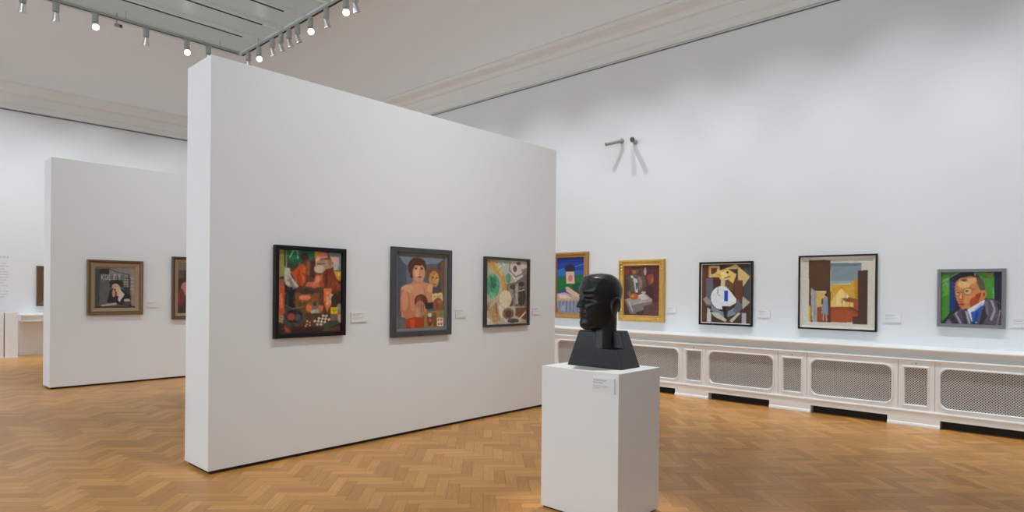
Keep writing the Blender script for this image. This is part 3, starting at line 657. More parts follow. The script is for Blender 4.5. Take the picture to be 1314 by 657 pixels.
# herringbone parquet: every block a face of the floor, its tone a property of the wood
def parquet():
    w = 0.092; n = 4; g = 0.0006; c = math.sqrt(0.5)
    V = []; F = []; tone = []; uvs = []; mi = []
    V += [(XL-0.1, YF-0.1, -0.006), (XR+0.1, YF-0.1, -0.006), (XR+0.1, YB+0.1, -0.006), (XL-0.1, YB+0.1, -0.006)]; F.append((0, 1, 2, 3)); mi.append(1); tone += [0.2]*4; uvs += [(0, 0)]*4
    x0, x1, y0, y1 = -1.0, XR+0.3, -1.0, YB+0.3
    for i in range(-260, 261):
        for j in range(-70, 71):
            bx, by = i+n*j, i-n*j
            for k in (0, 1):
                r = (bx, by, bx+n, by+1) if k == 0 else (bx+n, by+1-n, bx+n+1, by+1)
                cx, cy = (r[0]+r[2])/2*w, (r[1]+r[3])/2*w
                X, Y = (cx-cy)*c, (cx+cy)*c
                if not (x0 < X < x1 and y0 < Y < y1): continue
                t = random.random(); ou, ov = random.random()*30, random.random()*30
                q = [(r[0]*w+g, r[1]*w+g), (r[2]*w-g, r[1]*w+g), (r[2]*w-g, r[3]*w-g), (r[0]*w+g, r[3]*w-g)]
                m_ = len(V)
                for (a, b) in q: V.append(((a-b)*c, (a+b)*c, 0.0))
                F.append((m_, m_+1, m_+2, m_+3)); mi.append(0); tone += [t]*4
                L_, W_ = n*w, w
                uvs += [(ou, ov), (ou+L_, ov), (ou+L_, ov+W_), (ou, ov+W_)] if k == 0 else [(ou, ov), (ou, ov+W_), (ou+L_, ov+W_), (ou+L_, ov)]
    me = bpy.data.meshes.new('floor'); me.from_pydata(V, [], F); me.polygons.foreach_set('material_index', mi)
    at = me.attributes.new('tone', 'FLOAT', 'CORNER'); at.data.foreach_set('value', tone)
    uv = me.uv_layers.new(name='grain'); uv.data.foreach_set('uv', [v for p in uvs for v in p])
    m = bpy.data.materials.new('oak_parquet'); m.use_nodes = True; nt = m.node_tree; b = nt.nodes['Principled BSDF']
    a = nt.nodes.new('ShaderNodeAttribute'); a.attribute_name = 'tone'
    cr = nt.nodes.new('ShaderNodeValToRGB'); e = cr.color_ramp.elements
    e[0].position = 0.0; e[0].color = (*FLOOR[0], 1); e[1].position = 1.0; e[1].color = (*FLOOR[2], 1)
    k = cr.color_ramp.elements.new(0.5); k.color = (*FLOOR[1], 1)
    nt.links.new(a.outputs['Fac'], cr.inputs[0])
    u = nt.nodes.new('ShaderNodeUVMap'); u.uv_map = 'grain'; mp = nt.nodes.new('ShaderNodeMapping'); mp.inputs['Scale'].default_value = (6, 70, 1)
    ns = nt.nodes.new('ShaderNodeTexNoise'); ns.inputs['Scale'].default_value = 1.0; ns.inputs['Detail'].default_value = 5; ns.inputs['Distortion'].default_value = 0.6
    nt.links.new(u.outputs[0], mp.inputs[0]); nt.links.new(mp.outputs[0], ns.inputs['Vector'])
    mr = nt.nodes.new('ShaderNodeMapRange'); mr.inputs[1].default_value = 0.25; mr.inputs[2].default_value = 0.75; mr.inputs[3].default_value = 0.86; mr.inputs[4].default_value = 1.12
    nt.links.new(ns.outputs['Fac'], mr.inputs[0])
    mx = nt.nodes.new('ShaderNodeMixRGB'); mx.blend_type = 'MULTIPLY'; mx.inputs[0].default_value = 1
    nt.links.new(cr.outputs[0], mx.inputs[1]); nt.links.new(mr.outputs[0], mx.inputs[2])
    # slow drift of wear over the room
    tc = nt.nodes.new('ShaderNodeTexCoord'); n2 = nt.nodes.new('ShaderNodeTexNoise'); n2.inputs['Scale'].default_value = 0.55; n2.inputs['Detail'].default_value = 3
    nt.links.new(tc.outputs['Object'], n2.inputs['Vector'])
    m2 = nt.nodes.new('ShaderNodeMapRange'); m2.inputs[1].default_value = 0.3; m2.inputs[2].default_value = 0.7; m2.inputs[3].default_value = 0.9; m2.inputs[4].default_value = 1.1
    nt.links.new(n2.outputs['Fac'], m2.inputs[0])
    mx2 = nt.nodes.new('ShaderNodeMixRGB'); mx2.blend_type = 'MULTIPLY'; mx2.inputs[0].default_value = 1
    nt.links.new(mx.outputs[0], mx2.inputs[1]); nt.links.new(m2.outputs[0], mx2.inputs[2]); nt.links.new(mx2.outputs[0], b.inputs['Base Color'])
    b.inputs['Roughness'].default_value = 0.34; b.inputs['Specular IOR Level'].default_value = 0.36
    return struct(link('floor', me, [m, mat('parquet_joint', (0.06, 0.03, 0.014), 0.8)]))
FLOOR = ((0.53, 0.243, 0.062), (0.63, 0.298, 0.080), (0.74, 0.375, 0.112))
parquet()

def ring(p, z): return [(XL+p, YF+p, z), (XR-p, YF+p, z), (XR-p, YB-p, z), (XL+p, YB-p, z)]
# cornice
prof = [(0.0, 5.50), (0.035, 5.51), (0.035, 5.545), (0.02, 5.56), (0.02, 5.63), (0.05, 5.66), (0.06, 5.84), (0.11, 5.86), (0.12, 5.90), (0.15, 5.93), (0.22, 5.955), (0.29, 5.98), (0.31, 6.0), (0.31, 6.04), (0.34, 6.05), (0.34, ZC+0.02)]
struct(MB().loops([ring(p, z) for p, z in prof]).build('trim_1', M['corn'], recalc=False))
# coved ceiling up to the roof light
cv = []
for i in range(25):
    t = i/24*math.pi/2
    cv.append((0.34+(INS-0.34)*(1-math.cos(t)), ZC+(ZT-ZC)*math.sin(t)))
cm = MB().loops([ring(p, z) for p, z in cv])
struct(cm.build('ceiling', M['ceil'], smooth=True, recalc=False))
# picture rail
struct(MB().box(XR-0.018, XR-0.002, YF, YB, 5.467, 5.479).box(XL, XR, YB-0.03, YB-0.004, 5.482, 5.496).build('trim_2', M['rail']))

# roof light with ribs and glass
sx0, sx1, sy0, sy1 = XL+INS, XR-INS, YF+INS, YB-INS
rl = struct(thing('window_1', 'glazed roof light', 'window'))
for k_ in ('label', 'category'): del rl[k_]
fr = MB().loops([[(sx0-a, sy0-a, z), (sx1+a, sy0-a, z), (sx1+a, sy1+a, z), (sx0-a, sy1+a, z)] for a, z in ((0.02, ZT), (0.0, ZT-0.05), (-0.09, ZT-0.05), (-0.10, ZT+0.1), (-0.12, ZT+0.1))])
fr.build('window_frame', M['corn'], rl, recalc=False)
ribs = [14.22-0.98*i for i in range(0, 17)]
ribs = [y for y in ribs if y > sy0+0.3]
edges = [sy1-0.1]+ribs+[sy0+0.1]
for y in ribs:
    MB().box(sx0+0.1, sx1-0.1, y-0.055, y+0.035, ZT+0.0, ZT+0.075).box(sx0+0.1, sx1-0.55, y-0.004, y+0.05, ZT-0.006, ZT+0.01, 1).build('glazing_bar', [M['track'] if 0 else M['corn'], M['slot']], rl)
for i in range(len(edges)-1):
    MB().box(sx0+0.1, sx1-0.1, edges[i+1]+0.05, edges[i]-0.03, ZT+0.07, ZT+0.09).build('pane', M['pane'], rl)

# ------------------------------------------------------------------ radiator covers along the right wall
DX = 8.564
def rounded(y0, y1, z0, z1, r, n=8):
    pts = []
    for (cy, cz, a0) in ((y1-r, z0+r, -90), (y1-r, z1-r, 0), (y0+r, z1-r, 90), (y0+r, z0+r, 180)):
        for i in range(n+1):
            a = math.radians(a0+90*i/n); pts.append((cy+r*math.cos(a), cz+r*math.sin(a)))
    return pts
def cover(y0, y1, oy0, oy1, oz0, oz1, r):
    """front frame with a hole, in local coords: x = depth (front at 0, room is -x), y along the wall"""
    X0 = 0.0; z0, z1 = 0.19, 0.772
    n = 8 if r > 0.02 else 1
    inn = rounded(oy0, oy1, oz0, oz1, r, n)
    cy, cz = (oy0+oy1)/2, (oz0+oz1)/2
    out = []
    for k_, (y, z) in enumerate(inn):
        q = k_//(n+1); i = k_ % (n+1); f = i/n
        if q == 0: p = (y1, z0) if f == 0.5 else ((y, z0) if f < 0.5 else (y1, z))
        elif q == 1: p = (y1, z1) if f == 0.5 else ((y1, z) if f < 0.5 else (y, z1))
        elif q == 2: p = (y0, z1) if f == 0.5 else ((y, z1) if f < 0.5 else (y0, z))
        else: p = (y0, z0) if f == 0.5 else ((y0, z) if f < 0.5 else (y, z0))
        out.append(p)
    if n == 1:
        out = [(inn[k_][0], z0) if k_ == 0 else None for k_ in range(8)]
        inn = [(oy1, oz0), (oy1, oz1), (oy0, oz1), (oy0, oz0)]
        out = [(y1, z0), (y1, z1), (y0, z1), (y0, z0)]
    mb = MB()
    def off(s):
        return [(cy+(y-cy)*(1+s/((oy1-oy0)/2)), cz+(z-cz)*(1+s/((oz1-oz0)/2))) for y, z in inn]
    lp = [[(0.03, y, z) for y, z in out], [(X0, y, z) for y, z in out], [(X0, y, z) for y, z in off(0.024)], [(-0.012, y, z) for y, z in off(0.020)],
          [(-0.014, y, z) for y, z in off(0.008)], [(0.0, y, z) for y, z in off(0.0)], [(0.03, y, z) for y, z in off(0.0)]]
    mb.loops(lp)
    return mb
def grille(oy0, oy1, oz0, oz1, pitch=0.0205, wd_=0.0078):
    mb = MB(); X = 0.022; th = 0.003
    w_, h_ = oy1-oy0, oz1-oz0
    for sgn in (1, -1):
        step = pitch*math.sqrt(2); k_ = int((w_+h_)/step)+2
        hw = wd_*math.sqrt(2)/2
        for i in range(-1, k_):
            c0 = i*step
            # band between y-z*sgn = c0 +- hw clipped to the opening
            poly = [(0, 0), (w_, 0), (w_, h_), (0, h_)]
            f = (lambda p: p[0]+p[1]) if sgn == 1 else (lambda p: p[0]+(h_-p[1]))
            for lim, s in ((c0-hw, 1), (c0+hw, -1)):
                new = []
                for a in range(len(poly)):
                    p, q = poly[a], poly[(a+1) % len(poly)]
                    dp, dq = (f(p)-lim)*s, (f(q)-lim)*s
                    if dp >= 0: new.append(p)
                    if (dp > 0) != (dq > 0) and abs(dp-dq) > 1e-9:
                        t = dp/(dp-dq); new.append((p[0]+(q[0]-p[0])*t, p[1]+(q[1]-p[1])*t))
                poly = new
                if len(poly) < 3: break
            if len(poly) < 3: continue
            x = X+(0.0 if sgn == 1 else th*0.6)
            mb.loops([[(x, oy0+a, oz0+b) for a, b in poly], [(x+th, oy0+a, oz0+b) for a, b in poly]], True, 0, True, True)
    return mb
PER = 1.397
U0 = 2.984
def unit(kind, label, grp):
    t = thing('radiator_cover', label, 'radiator cover', (DX+0.02, 0, 0), 0, grp)
    if kind == 'wide': a = (0.002, 1.028, 0.07, 0.974, 0.245, 0.692, 0.085)
    else: a = (0.002, 0.365, 0.075, 0.297, 0.252, 0.684, 0.0)
    cover(*a).build('front_frame', M['wood'], t, bevel=0.0)
    grille(a[2]-0.004, a[3]+0.004, a[4]-0.004, a[5]+0.004).build('perforated_grille', M['grille'], t, recalc=True)
    if kind == 'narrow': MB().cyl((-0.006, 0.185, 0.738), (0.004, 0.185, 0.738), 0.007, seg=12).build('lock', M['rail'], t)
    MB().box(0.085, 0.09, 0.01, a[1]-0.01, 0.2, 0.77).build('backing_panel', M['grillback'], t)
    return t
w0 = unit('wide', '', 'wide radiator covers with rounded grilles'); n0 = unit('narrow', '', 'narrow radiator covers with square grilles')
# wide unit k spans 2.984-PER*k .. 4.021-PER*k ; narrow unit k spans 2.617-PER*k .. 2.984-PER*k
wl = {2: 'wide white radiator cover cropped by the right edge of the photo',
      1: 'wide white radiator cover below the framed picture of a brown and ochre interior',
      0: 'wide white radiator cover directly below the white-disc abstract painting',
      -1: 'wide white radiator cover just right of the sculpture plinth, partly behind it',
      -2: 'wide white radiator cover seen behind the black bust',
      -3: 'farthest wide white radiator cover, mostly behind the near partition'}
nl = {1: 'narrow white radiator cover nearest the right edge, between two wide ones',
      0: 'narrow white radiator cover second from the plinth, between the abstract and interior pictures',
      -1: 'narrow white radiator cover nearest the sculpture plinth on its right',
      -2: 'narrow white radiator cover hidden behind the black bust',
      -3: 'narrow white radiator cover at the far end, just hidden by the large partition'}
for i, k_ in enumerate(sorted(wl)):
    o = w0 if i == 0 else dup(w0); o['label'] = wl[k_]; o.location = (DX+0.02, 2.984-PER*k_, 0)
for i, k_ in enumerate(sorted(nl)):
    o = n0 if i == 0 else dup(n0); o['label'] = nl[k_]; o.location = (DX+0.02, 2.617-PER*k_, 0)
# ledge and base run on along the wall
Y0, Y1 = 0.19, 17.6
def ext_y(profile, y0, y1): return MB().loops([[(x, y0, z) for x, z in profile], [(x, y1, z) for x, z in profile]], True, 0, True, True)
shelf = [(XR-0.002, 0.919), (DX, 0.919), (DX-0.006, 0.912), (DX-0.006, 0.898), (DX+0.010, 0.892), (DX+0.06, 0.850), (DX+0.10, 0.815), (DX+0.11, 0.798),
         (DX+0.008, 0.795), (DX+0.003, 0.789), (DX+0.003, 0.778), (DX+0.010, 0.772), (DX+0.13, 0.772), (DX+0.13, 0.80), (XR-0.002, 0.80)]
tag(ext_y(shelf, -3.0, Y1).build('ledge', M['wood']), 'long white moulded ledge running over the radiator covers on the right wall', 'shelf')
bt = thing('skirting_base', 'white base rail with feet and dark slots under the radiator covers', 'skirting')
basep = [(DX+0.05, 0.19), (DX-0.002, 0.19), (DX-0.008, 0.183), (DX-0.008, 0.17), (DX+0.002, 0.155), (DX+0.002, 0.10), (DX+0.05, 0.10)]
ext_y(basep, -3.0, Y1).build('base_rail', M['wood'], bt)
MB().box(DX+0.112, DX+0.12, -3.0, Y1, 0.001, 0.185).build('back_board', M['dark'], bt)
struct(MB().box(DX+0.13, DX+0.15, -3.0, Y1, 0.001, 0.768).build('baseboard_right', M['dark']))
footp = [(DX+0.11, 0.10), (DX+0.0, 0.10), (DX+0.0, 0.045), (DX-0.012, 0.035), (DX-0.018, 0.02), (DX-0.018, 0.001), (DX+0.11, 0.001)]
for k_ in range(-9, 4):
    c_ = 2.825-PER*k_
    ext_y(footp, c_-0.264, c_+0.264).build('foot', M['wood'], bt)

# ledge and panelling of the back wall, two far plinths
tag(MB().loops([[(x, y-0.0, z) for y, z in [(YB-0.002, 0.93), (YB-0.45, 0.93), (YB-0.455, 0.905), (YB-0.43, 0.895), (YB-0.40, 0.80), (YB-0.44, 0.795), (YB-0.44, 0.772), (YB-0.30, 0.77), (YB-0.002, 0.77)]] for x in (2.77, XR-0.5)], True, 0, True, True).build('ledge', M['wood']),
    'white ledge on the distant back wall at the left edge of the photo', 'shelf')
struct(MB().box(2.79, XR-0.5, YB-0.03, YB-0.001, 0.0, 0.76).box(2.79, XR-0.5, YB-0.05, YB-0.001, 0.0, 0.07).build('baseboard_back', M['wood']))
for (xa, xb, lb) in ((2.455, 2.675, 'tall slim white display plinth by the distant back wall, right one of the pair'), (2.0, 2.435, 'white display plinth cut by the left edge of the photo, beside the slim one')):
    t = thing('display_plinth', lb, 'plinth', ((xa+xb)/2, 17.13, 0), 0, 'far white plinths')
    hw = (xb-xa)/2
    MB().box(-hw, hw, -0.11, 0.11, 0.0, 0.985).build('plinth_body', M['plinth'], t, bevel=0.004)
    MB().box(-hw-0.008, hw+0.008, -0.118, 0.118, 0.0, 0.03).build('foot_trim', M['plinth'], t)

# ------------------------------------------------------------------ partitions
def partition(x0, x1, y0, y1, h, lb):
    t = thing('partition_wall', lb, 'partition', ((x0+x1)/2, (y0+y1)/2, 0))
    w_, d_ = (x1-x0)/2, (y1-y0)/2
    MB().box(-w_, w_, -d_, d_, 0.03, h).build('panel', M['panel'], t, bevel=0.003)
    MB().box(-w_+0.025, w_-0.025, -d_+0.025, d_-0.025, 0.0, 0.035).build('recessed_base', M['dark'], t)
    return t
PA, PB = 5.3004, 11.3985
partition(2.0824, 6.6657, PA, PA+0.502, 3.482, 'large white freestanding partition in the middle, hung with three paintings')
partition(2.1712, 6.75, PB, PB+0.432, 3.501, 'smaller-looking white freestanding partition farther back at left, behind the large one')

# ------------------------------------------------------------------ paintings
def wobble(P, n=7, amp=1.0):
    out = np.zeros_like(P)
    for k_ in range(n):
        f = RNG.uniform(10, 60, 2); ph = RNG.uniform(0, 6.28, 2); a = RNG.uniform(-1, 1, 2)
        out += np.sin(P[:, :1]*f[0]+P[:, 1:]*f[1]*RNG.choice([-1, 1])+ph[0])*a
    return out*amp/n
def raster(name, nx, ny, gain=1.2, wob=0.0015, asp=1.0, dabs=0):
    bg, ops = ARTS[name]
    u, v = np.meshgrid(np.linspace(0, 1, nx), np.linspace(0, 1, ny)); P = np.stack([u.ravel(), v.ravel()], 1)
    Q = P+wobble(P, amp=wob*2)
    C = np.tile(np.array(lin(bg)), (len(P), 1))
    for op in ops:
        c = np.array(lin(op[1]))
        if op[0] == 'p':
            pts = op[2]; ins = np.zeros(len(P), bool)
            for a in range(len(pts)):
                (xa, ya), (xb, yb) = pts[a], pts[(a+1) % len(pts)]
                if ya == yb: continue
                cond = ((ya > Q[:, 1]) != (yb > Q[:, 1])) & (Q[:, 0] < (xb-xa)*(Q[:, 1]-ya)/(yb-ya)+xa)
                ins ^= cond
        elif op[0] == 'e':
            (cx, cy), rx, ry = op[2], max(op[3], 1e-3), max(op[4], 1e-3)
            ins = ((Q[:, 0]-cx)/rx)**2+((Q[:, 1]-cy)/ry)**2 < 1
        else:
            pts = op[2]; hw = max(op[3]/2, 0.55/nx); ins = np.zeros(len(P), bool)
            for a in range(len(pts)-1):
                p0 = np.array(pts[a]); d = np.array(pts[a+1])-p0; d2 = d.copy(); d2[1] *= asp
                R_ = Q-p0; R2 = R_*np.array([1, asp]); t = np.clip((R2@d2)/max(1e-9, d2@d2), 0, 1)
                ins |= np.linalg.norm(R2-t[:, None]*d2, axis=1) < hw
        C[ins] = c*(1+0.10*(wobble(P[ins], 4)[:, :1] if ins.any() else 0))
    if dabs:       # loose brush dabs that take up the colour under them
        for k_ in range(dabs):
            cx, cy = RNG.uniform(0, 1, 2); a = RNG.uniform(0, math.pi); rx, ry = RNG.uniform(0.015, 0.05), RNG.uniform(0.006, 0.016)
            X_ = Q[:, 0]-cx; Y_ = (Q[:, 1]-cy)*asp
            ins = ((X_*math.cos(a)+Y_*math.sin(a))/rx)**2+((-X_*math.sin(a)+Y_*math.cos(a))/ry)**2 < 1
            if ins.sum() < 2: continue
            c = C[ins].mean(0); C[ins] = 0.35*C[ins]+0.65*np.clip(c*RNG.uniform(0.45, 1.65)+RNG.uniform(-0.02, 0.03, 3), 0.005, 0.9)
    G = C.reshape(ny, nx, 3); Pd = np.pad(G, ((1, 1), (1, 1), (0, 0)), mode='edge')
    G = 0.4*G+0.15*(Pd[:-2, 1:-1]+Pd[2:, 1:-1]+Pd[1:-1, :-2]+Pd[1:-1, 2:])
    return np.clip(G.reshape(-1, 3)*gain, 0, 0.95)
def grid_mesh(name, w_, h_, y, nx, ny, colors):
    xs = np.linspace(-w_/2, w_/2, nx); zs = np.linspace(h_, 0, ny)
    X, Z = np.meshgrid(xs, zs); V = np.stack([X.ravel(), np.full(nx*ny, y), Z.ravel()], 1)
    I = np.arange(nx*ny).reshape(ny, nx)
    F = np.stack([I[1:, :-1].ravel(), I[1:, 1:].ravel(), I[:-1, 1:].ravel(), I[:-1, :-1].ravel()], 1)
    me = bpy.data.meshes.new(name); me.from_pydata(V.tolist(), [], F.tolist())
    at = me.attributes.new('paint', 'FLOAT_COLOR', 'POINT')
    at.data.foreach_set('color', np.concatenate([colors, np.ones((len(colors), 1))], 1).astype(np.float32).ravel())
    return me
def frame_mb(w_, h_, rings, mi=0):
    """rings: (inset from the outer edge, y) ; centred on x, z from 0 to h"""
    return MB().loops([[(-w_/2+a, y, a), (w_/2-a, y, a), (w_/2-a, y, h_-a), (-w_/2+a, y, h_-a)] for a, y in rings], True, mi)
def ornaments(w_, h_, fw_, y):
    mb = MB()
    def blob(cx, cz, r, rz):
        L = []
        for i in range(5):
            a = i/4*math.pi/2
            L.append([(cx+r*math.cos(a)*math.cos(t), y-rz*math.sin(a), cz+r*math.cos(a)*math.sin(t)) for t in [2*math.pi*q/10 for q in range(10)]])
        mb.loops(L, True, 0, True, False)
    for sx in (-1, 1):
        for z in (fw_*0.5, h_-fw_*0.5):
            blob(sx*(w_/2-fw_*0.5), z, fw_*0.42, 0.022)
            for d in (0.9, 1.5):
                blob(sx*(w_/2-fw_*(0.5+d*0.75)), z, fw_*0.22, 0.014); blob(sx*(w_/2-fw_*0.5), z+(d*0.75*fw_)*(1 if z < h_/2 else -1), fw_*0.22, 0.014)
    n = int((w_-4*fw_)/0.03)
    for i in range(n):
        x = -w_/2+2*fw_+(i+0.5)*(w_-4*fw_)/n
        for z in (fw_*0.82, h_-fw_*0.82): blob(x, z, 0.008, 0.006)
    return mb
def painting(art_, label, pos, wall, w_, h_, fw_, fmat, depth, liner=None, lw=0.0, rot=0, slip=None, name='framed_painting', ornate=False, gain=1.0, glass=False):
    """pos = centre of the lower edge on the wall"""
    if wall == 'R': gain = 0.88
    t = thing(name, label, 'painting', pos, rot)
    b = -0.004
    if ornate:
        r = [(0, b), (0, -depth*0.6), (fw_*0.12, -depth*0.95), (fw_*0.3, -depth), (fw_*0.42, -depth*0.72), (fw_*0.72, -depth*0.66), (fw_*0.85, -depth*0.8), (fw_, -depth*0.45), (fw_, b)]
    elif name == 'framed_painting' and fmat in (M['bronze'], M['giltdark'], M['walnut']):
        r = [(0, b), (0, -depth*0.9), (fw_*0.1, -depth), (fw_*0.35, -depth), (fw_*0.75, -depth*0.62), (fw_*0.9, -depth*0.7), (fw_, -depth*0.5), (fw_, b)]
    else:
        r = [(0, b), (0, -depth+0.003), (0.003, -depth), (fw_-0.003, -depth), (fw_, -depth+0.004), (fw_, b)]
    fm = frame_mb(w_, h_, r)
    if ornate:
        om = ornaments(w_, h_, fw_, -depth*0.62); n0_ = len(fm.v); fm.v += om.v; fm.f += [tuple(i+n0_ for i in f) for f in om.f]; fm.mi += om.mi
    fm.build('frame', fmat, t, recalc=False)
    ins = fw_
    if liner is not None:
        q = [(fw_-0.002, b), (fw_-0.002, -depth*0.62), (fw_+lw*0.2, -depth*0.62), (fw_+lw*0.9, -depth*0.42), (fw_+lw, -depth*0.35), (fw_+lw, b)]
        frame_mb(w_, h_, q).build('liner', liner, t, recalc=False); ins += lw
    cw, ch = w_-2*ins+0.004, h_-2*ins+0.004
    nx = max(40, int(cw*190)); ny = max(40, int(ch*190))
    me = grid_mesh('canvas', cw, ch, -depth*0.33, nx, ny, raster(art_, nx, ny, gain, 0.0006 if art_ == 'view' else 0.0015, ch/cw, {'cafe': 220, 'abstract': 120, 'drinker': 150, 'hat': 60, 'blue': 40, 'man': 30}.get(art_, 0)))
    o = link('canvas', me, M['paint'], t); o.location = (0, 0, ins-0.002)
    MB().box(-w_/2+fw_*0.5, w_/2-fw_*0.5, -depth*0.3, b, fw_*0.5, h_-fw_*0.5).build('backing_board', M['dark'], t)
    return t
RZ = -math.pi/2
def onA(x): return (x, PA, 0)
# large partition
painting('cafe', 'black-framed crowded painting of orange faces, leftmost on the large partition', (2.989, PA, 1.105), 'A', 0.722, 0.837, 0.037, M['black'], 0.05)
painting('couple', 'grey-framed painting of a bare-shouldered dark-haired figure, middle one on the large partition', (4.313, PA, 1.052), 'A', 0.826, 0.95, 0.055, M['greyframe'], 0.05, M['greyliner'], 0.03)
painting('abstract', 'thin dark framed green, yellow and grey abstract painting, right one on the large partition', (5.675, PA, 1.108), 'A', 0.815, 0.855, 0.028, M['brownblack'], 0.05)
# far partition
painting('hat', 'bronze-framed grey painting of a seated figure in a dark hat, on the far partition', (3.021, PB, 1.111), 'B', 0.779, 0.870, 0.055, M['bronze'], 0.06, M['tanliner'], 0.055)
painting('nude', 'brown-framed painting on the far partition cut off by the edge of the large partition', (4.30, PB, 1.015), 'B', 0.89, 1.067, 0.05, M['walnut'], 0.06, M['tanliner'], 0.05)
painting('nude', 'dark brown frame edge on the distant back wall, showing beside the far partition', (3.40, YB, 1.104), 'C', 0.6, 0.925, 0.12, M['walnut'], 0.06)
# right wall
painting('blue', 'brown-gilt framed painting with a bright blue sky, behind the bust at left', (XR, 6.82, 1.065), 'R', 0.80, 1.195, 0.095, M['giltdark'], 0.06, rot=RZ)
painting('drinker', 'ornate gold framed painting of a suited man at a white-clothed table, right of the bust', (XR, 5.347, 1.06), 'R', 0.865, 1.028, 0.105, M['gilt'], 0.06, rot=RZ, ornate=True)
painting('guitar', 'black-framed abstract painting with a white disc and blue bar, on the right wall', (XR, 3.91, 1.06), 'R', 0.825, 0.957, 0.028, M['black'], 0.045, M['cream'], 0.012, rot=RZ)
painting('view', 'black-framed picture of a brown and ochre interior with pale border', (XR, 2.384, 1.065), 'R', 0.96, 1.005, 0.022, M['black'], 0.045, M['cream'], 0.03, rot=RZ)
painting('man', 'grey-framed portrait of a balding man in grey suit and blue tie, farthest right', (XR, 0.938, 1.168), 'R', 0.65, 0.69, 0.038, M['purplegrey'], 0.045, rot=RZ)

# ------------------------------------------------------------------ caption cards
def caption(label, pos, w_, h_, rot=0, grp='caption cards beside the paintings'):
    t = thing('caption_card', label, 'label', pos, rot, grp)
    MB().box(-w_/2, w_/2, -0.012, -0.001, 0, h_).build('card', M['card'], t)
    nx, ny = 60, 36
    C = np.tile(np.array([0.79, 0.80, 0.815]), (nx*ny, 1)).reshape(ny, nx, 3)
    rows = ((4, 0.62), (6, 0.62), (10, 0.5), (12, 0.4), (18, 0.75), (21, 0.7), (24, 0.35))
    for k_, (r_, f) in enumerate(rows):
        x = 4
        while x < f*nx:
            l_ = random.randint(3, 8); C[r_, x:min(nx-4, x+l_)] = 0.28 if k_ < 3 else 0.42; x += l_+1
    me = grid_mesh('printed_text', w_*0.97, h_*0.95, -0.0125, nx, ny, C.reshape(-1, 3))
    o = link('printed_text', me, M['print'], t); o.location = (0, 0, h_*0.025)
caption('small white caption card right of the black-framed orange crowd painting', (3.523, PA, 1.225), 0.182, 0.098)
caption('small white caption card right of the grey-framed bare-shouldered figure painting', (4.903, PA, 1.235), 0.166, 0.095)
caption('small white caption card right of the green and yellow abstract, at the partition end', (6.26, PA, 1.24), 0.16, 0.09)
caption('small white caption card right of the dark-hatted figure on the far partition', (3.577, PB, 1.22), 0.178, 0.098)
caption('small white caption card right of the ornate gold frame', (XR, 4.80, 1.222), 0.16, 0.092, RZ)
caption('small white caption card right of the white-disc abstract', (XR, 3.335, 1.2), 0.172, 0.105, RZ)
caption('small white caption card right of the brown and ochre interior picture', (XR, 1.735, 1.197), 0.185, 0.108, RZ)
caption('small white caption card cut by the right edge of the photo', (XR, 0.475, 1.19), 0.17, 0.1, RZ)

# introduction text on the back wall
xs0, xs1 = 1.75, 2.60
wt = thing('wall_text', 'block of small faint grey text on the distant back wall at the left edge', 'text', (2.2, YB, 1.2))
lines = [(2.20, 0.05, 0.98)] + [(2.06-0.062*i, 0.022, f) for i, f in enumerate((0.9, 0.96, 0.88, 0.95, 1.0, 0.92, 0.98, 0.9, 0.97, 0.86, 0.94, 0.99, 0.91, 0.5))]
for li, (zz_, hh, f) in enumerate(lines):
    vt = MB(); x = xs0
    while x < xs0+(xs1-xs0)*f:
        l_ = random.uniform(0.03, 0.10); vt.box(x-2.2, min(x+l_, xs1)-2.2, -0.0025, -0.0008, zz_-hh/2-1.2, zz_+hh/2-1.2); x += l_+0.018
    vt.build('title_line' if li == 0 else 'text_line', M['vinyl'], wt)

# ------------------------------------------------------------------ plinth with the bust
px0, px1, py0, py1, ph = 3.430, 3.966, 2.195, 2.843, 1.016
pt = thing('display_plinth', 'tall white square plinth in the foreground carrying the black bust', 'plinth', ((px0+px1)/2, (py0+py1)/2, 0))
hx, hy = (px1-px0)/2, (py1-py0)/2
MB().box(-hx, hx, -hy, hy, 0.015, ph).build('plinth_body', M['plinth'], pt, bevel=0.003)
MB().box(-hx+0.015, hx-0.015, -hy+0.015, hy-0.015, 0.0, 0.02).build('recessed_base', M['dark'], pt)
caption('white caption card fixed to the front of the foreground plinth below the bust', (px0, 2.31, 0.879), 0.178, 0.1, RZ)

# bust: local frame, +x = direction the face looks, +y = its left, z up from plinth top
bust = thing('portrait_bust', 'black angular stylised head and shoulders sculpture standing on the foreground plinth', 'sculpture', (3.735, 2.52, ph))
# base block, in world-aligned local coords (x: away from viewer side is +)
bb = MB()
def fr(z, f): return f
def sect(z):      # lower block footprint at height z
    k_ = z/0.255
    return (-0.118+0.012*k_, 0.125-0.03*k_, -0.226+0.085*k_, 0.236-0.092*k_)
# left part + slab: polygon footprint swept upwards
def foot_poly(z, cut):
    xa, xb, ya, yb = sect(z)
    if not cut: return [(xa, ya), (xb, ya), (xb, yb), (xa, yb)]
    ys = -0.005
    return [(xa+0.093, ya), (xb, ya), (xb, yb), (xa, yb), (xa, ys), (xa+0.093, ys)]
bb.loops([[(x, y, z) for x, y in foot_poly(z, False)] for z in (0.0, 0.135)], True, 0, True, True)
bb.loops([[(x, y, z) for x, y in foot_poly(z, True)] for z in (0.004, 0.245)]+[[(x*0.97+0.001, y*0.97, 0.257) for x, y in foot_poly(0.25, True)]], True, 0, True, True)
so = bb.build('shoulder_block', M['stone'], bust, smooth=True)
rm = so.modifiers.new('carve', 'REMESH'); rm.mode = 'VOXEL'; rm.voxel_size = 0.0035; rm.use_smooth_shade = True
sm0 = so.modifiers.new('polish', 'SMOOTH'); sm0.factor = 0.5; sm0.iterations = 1

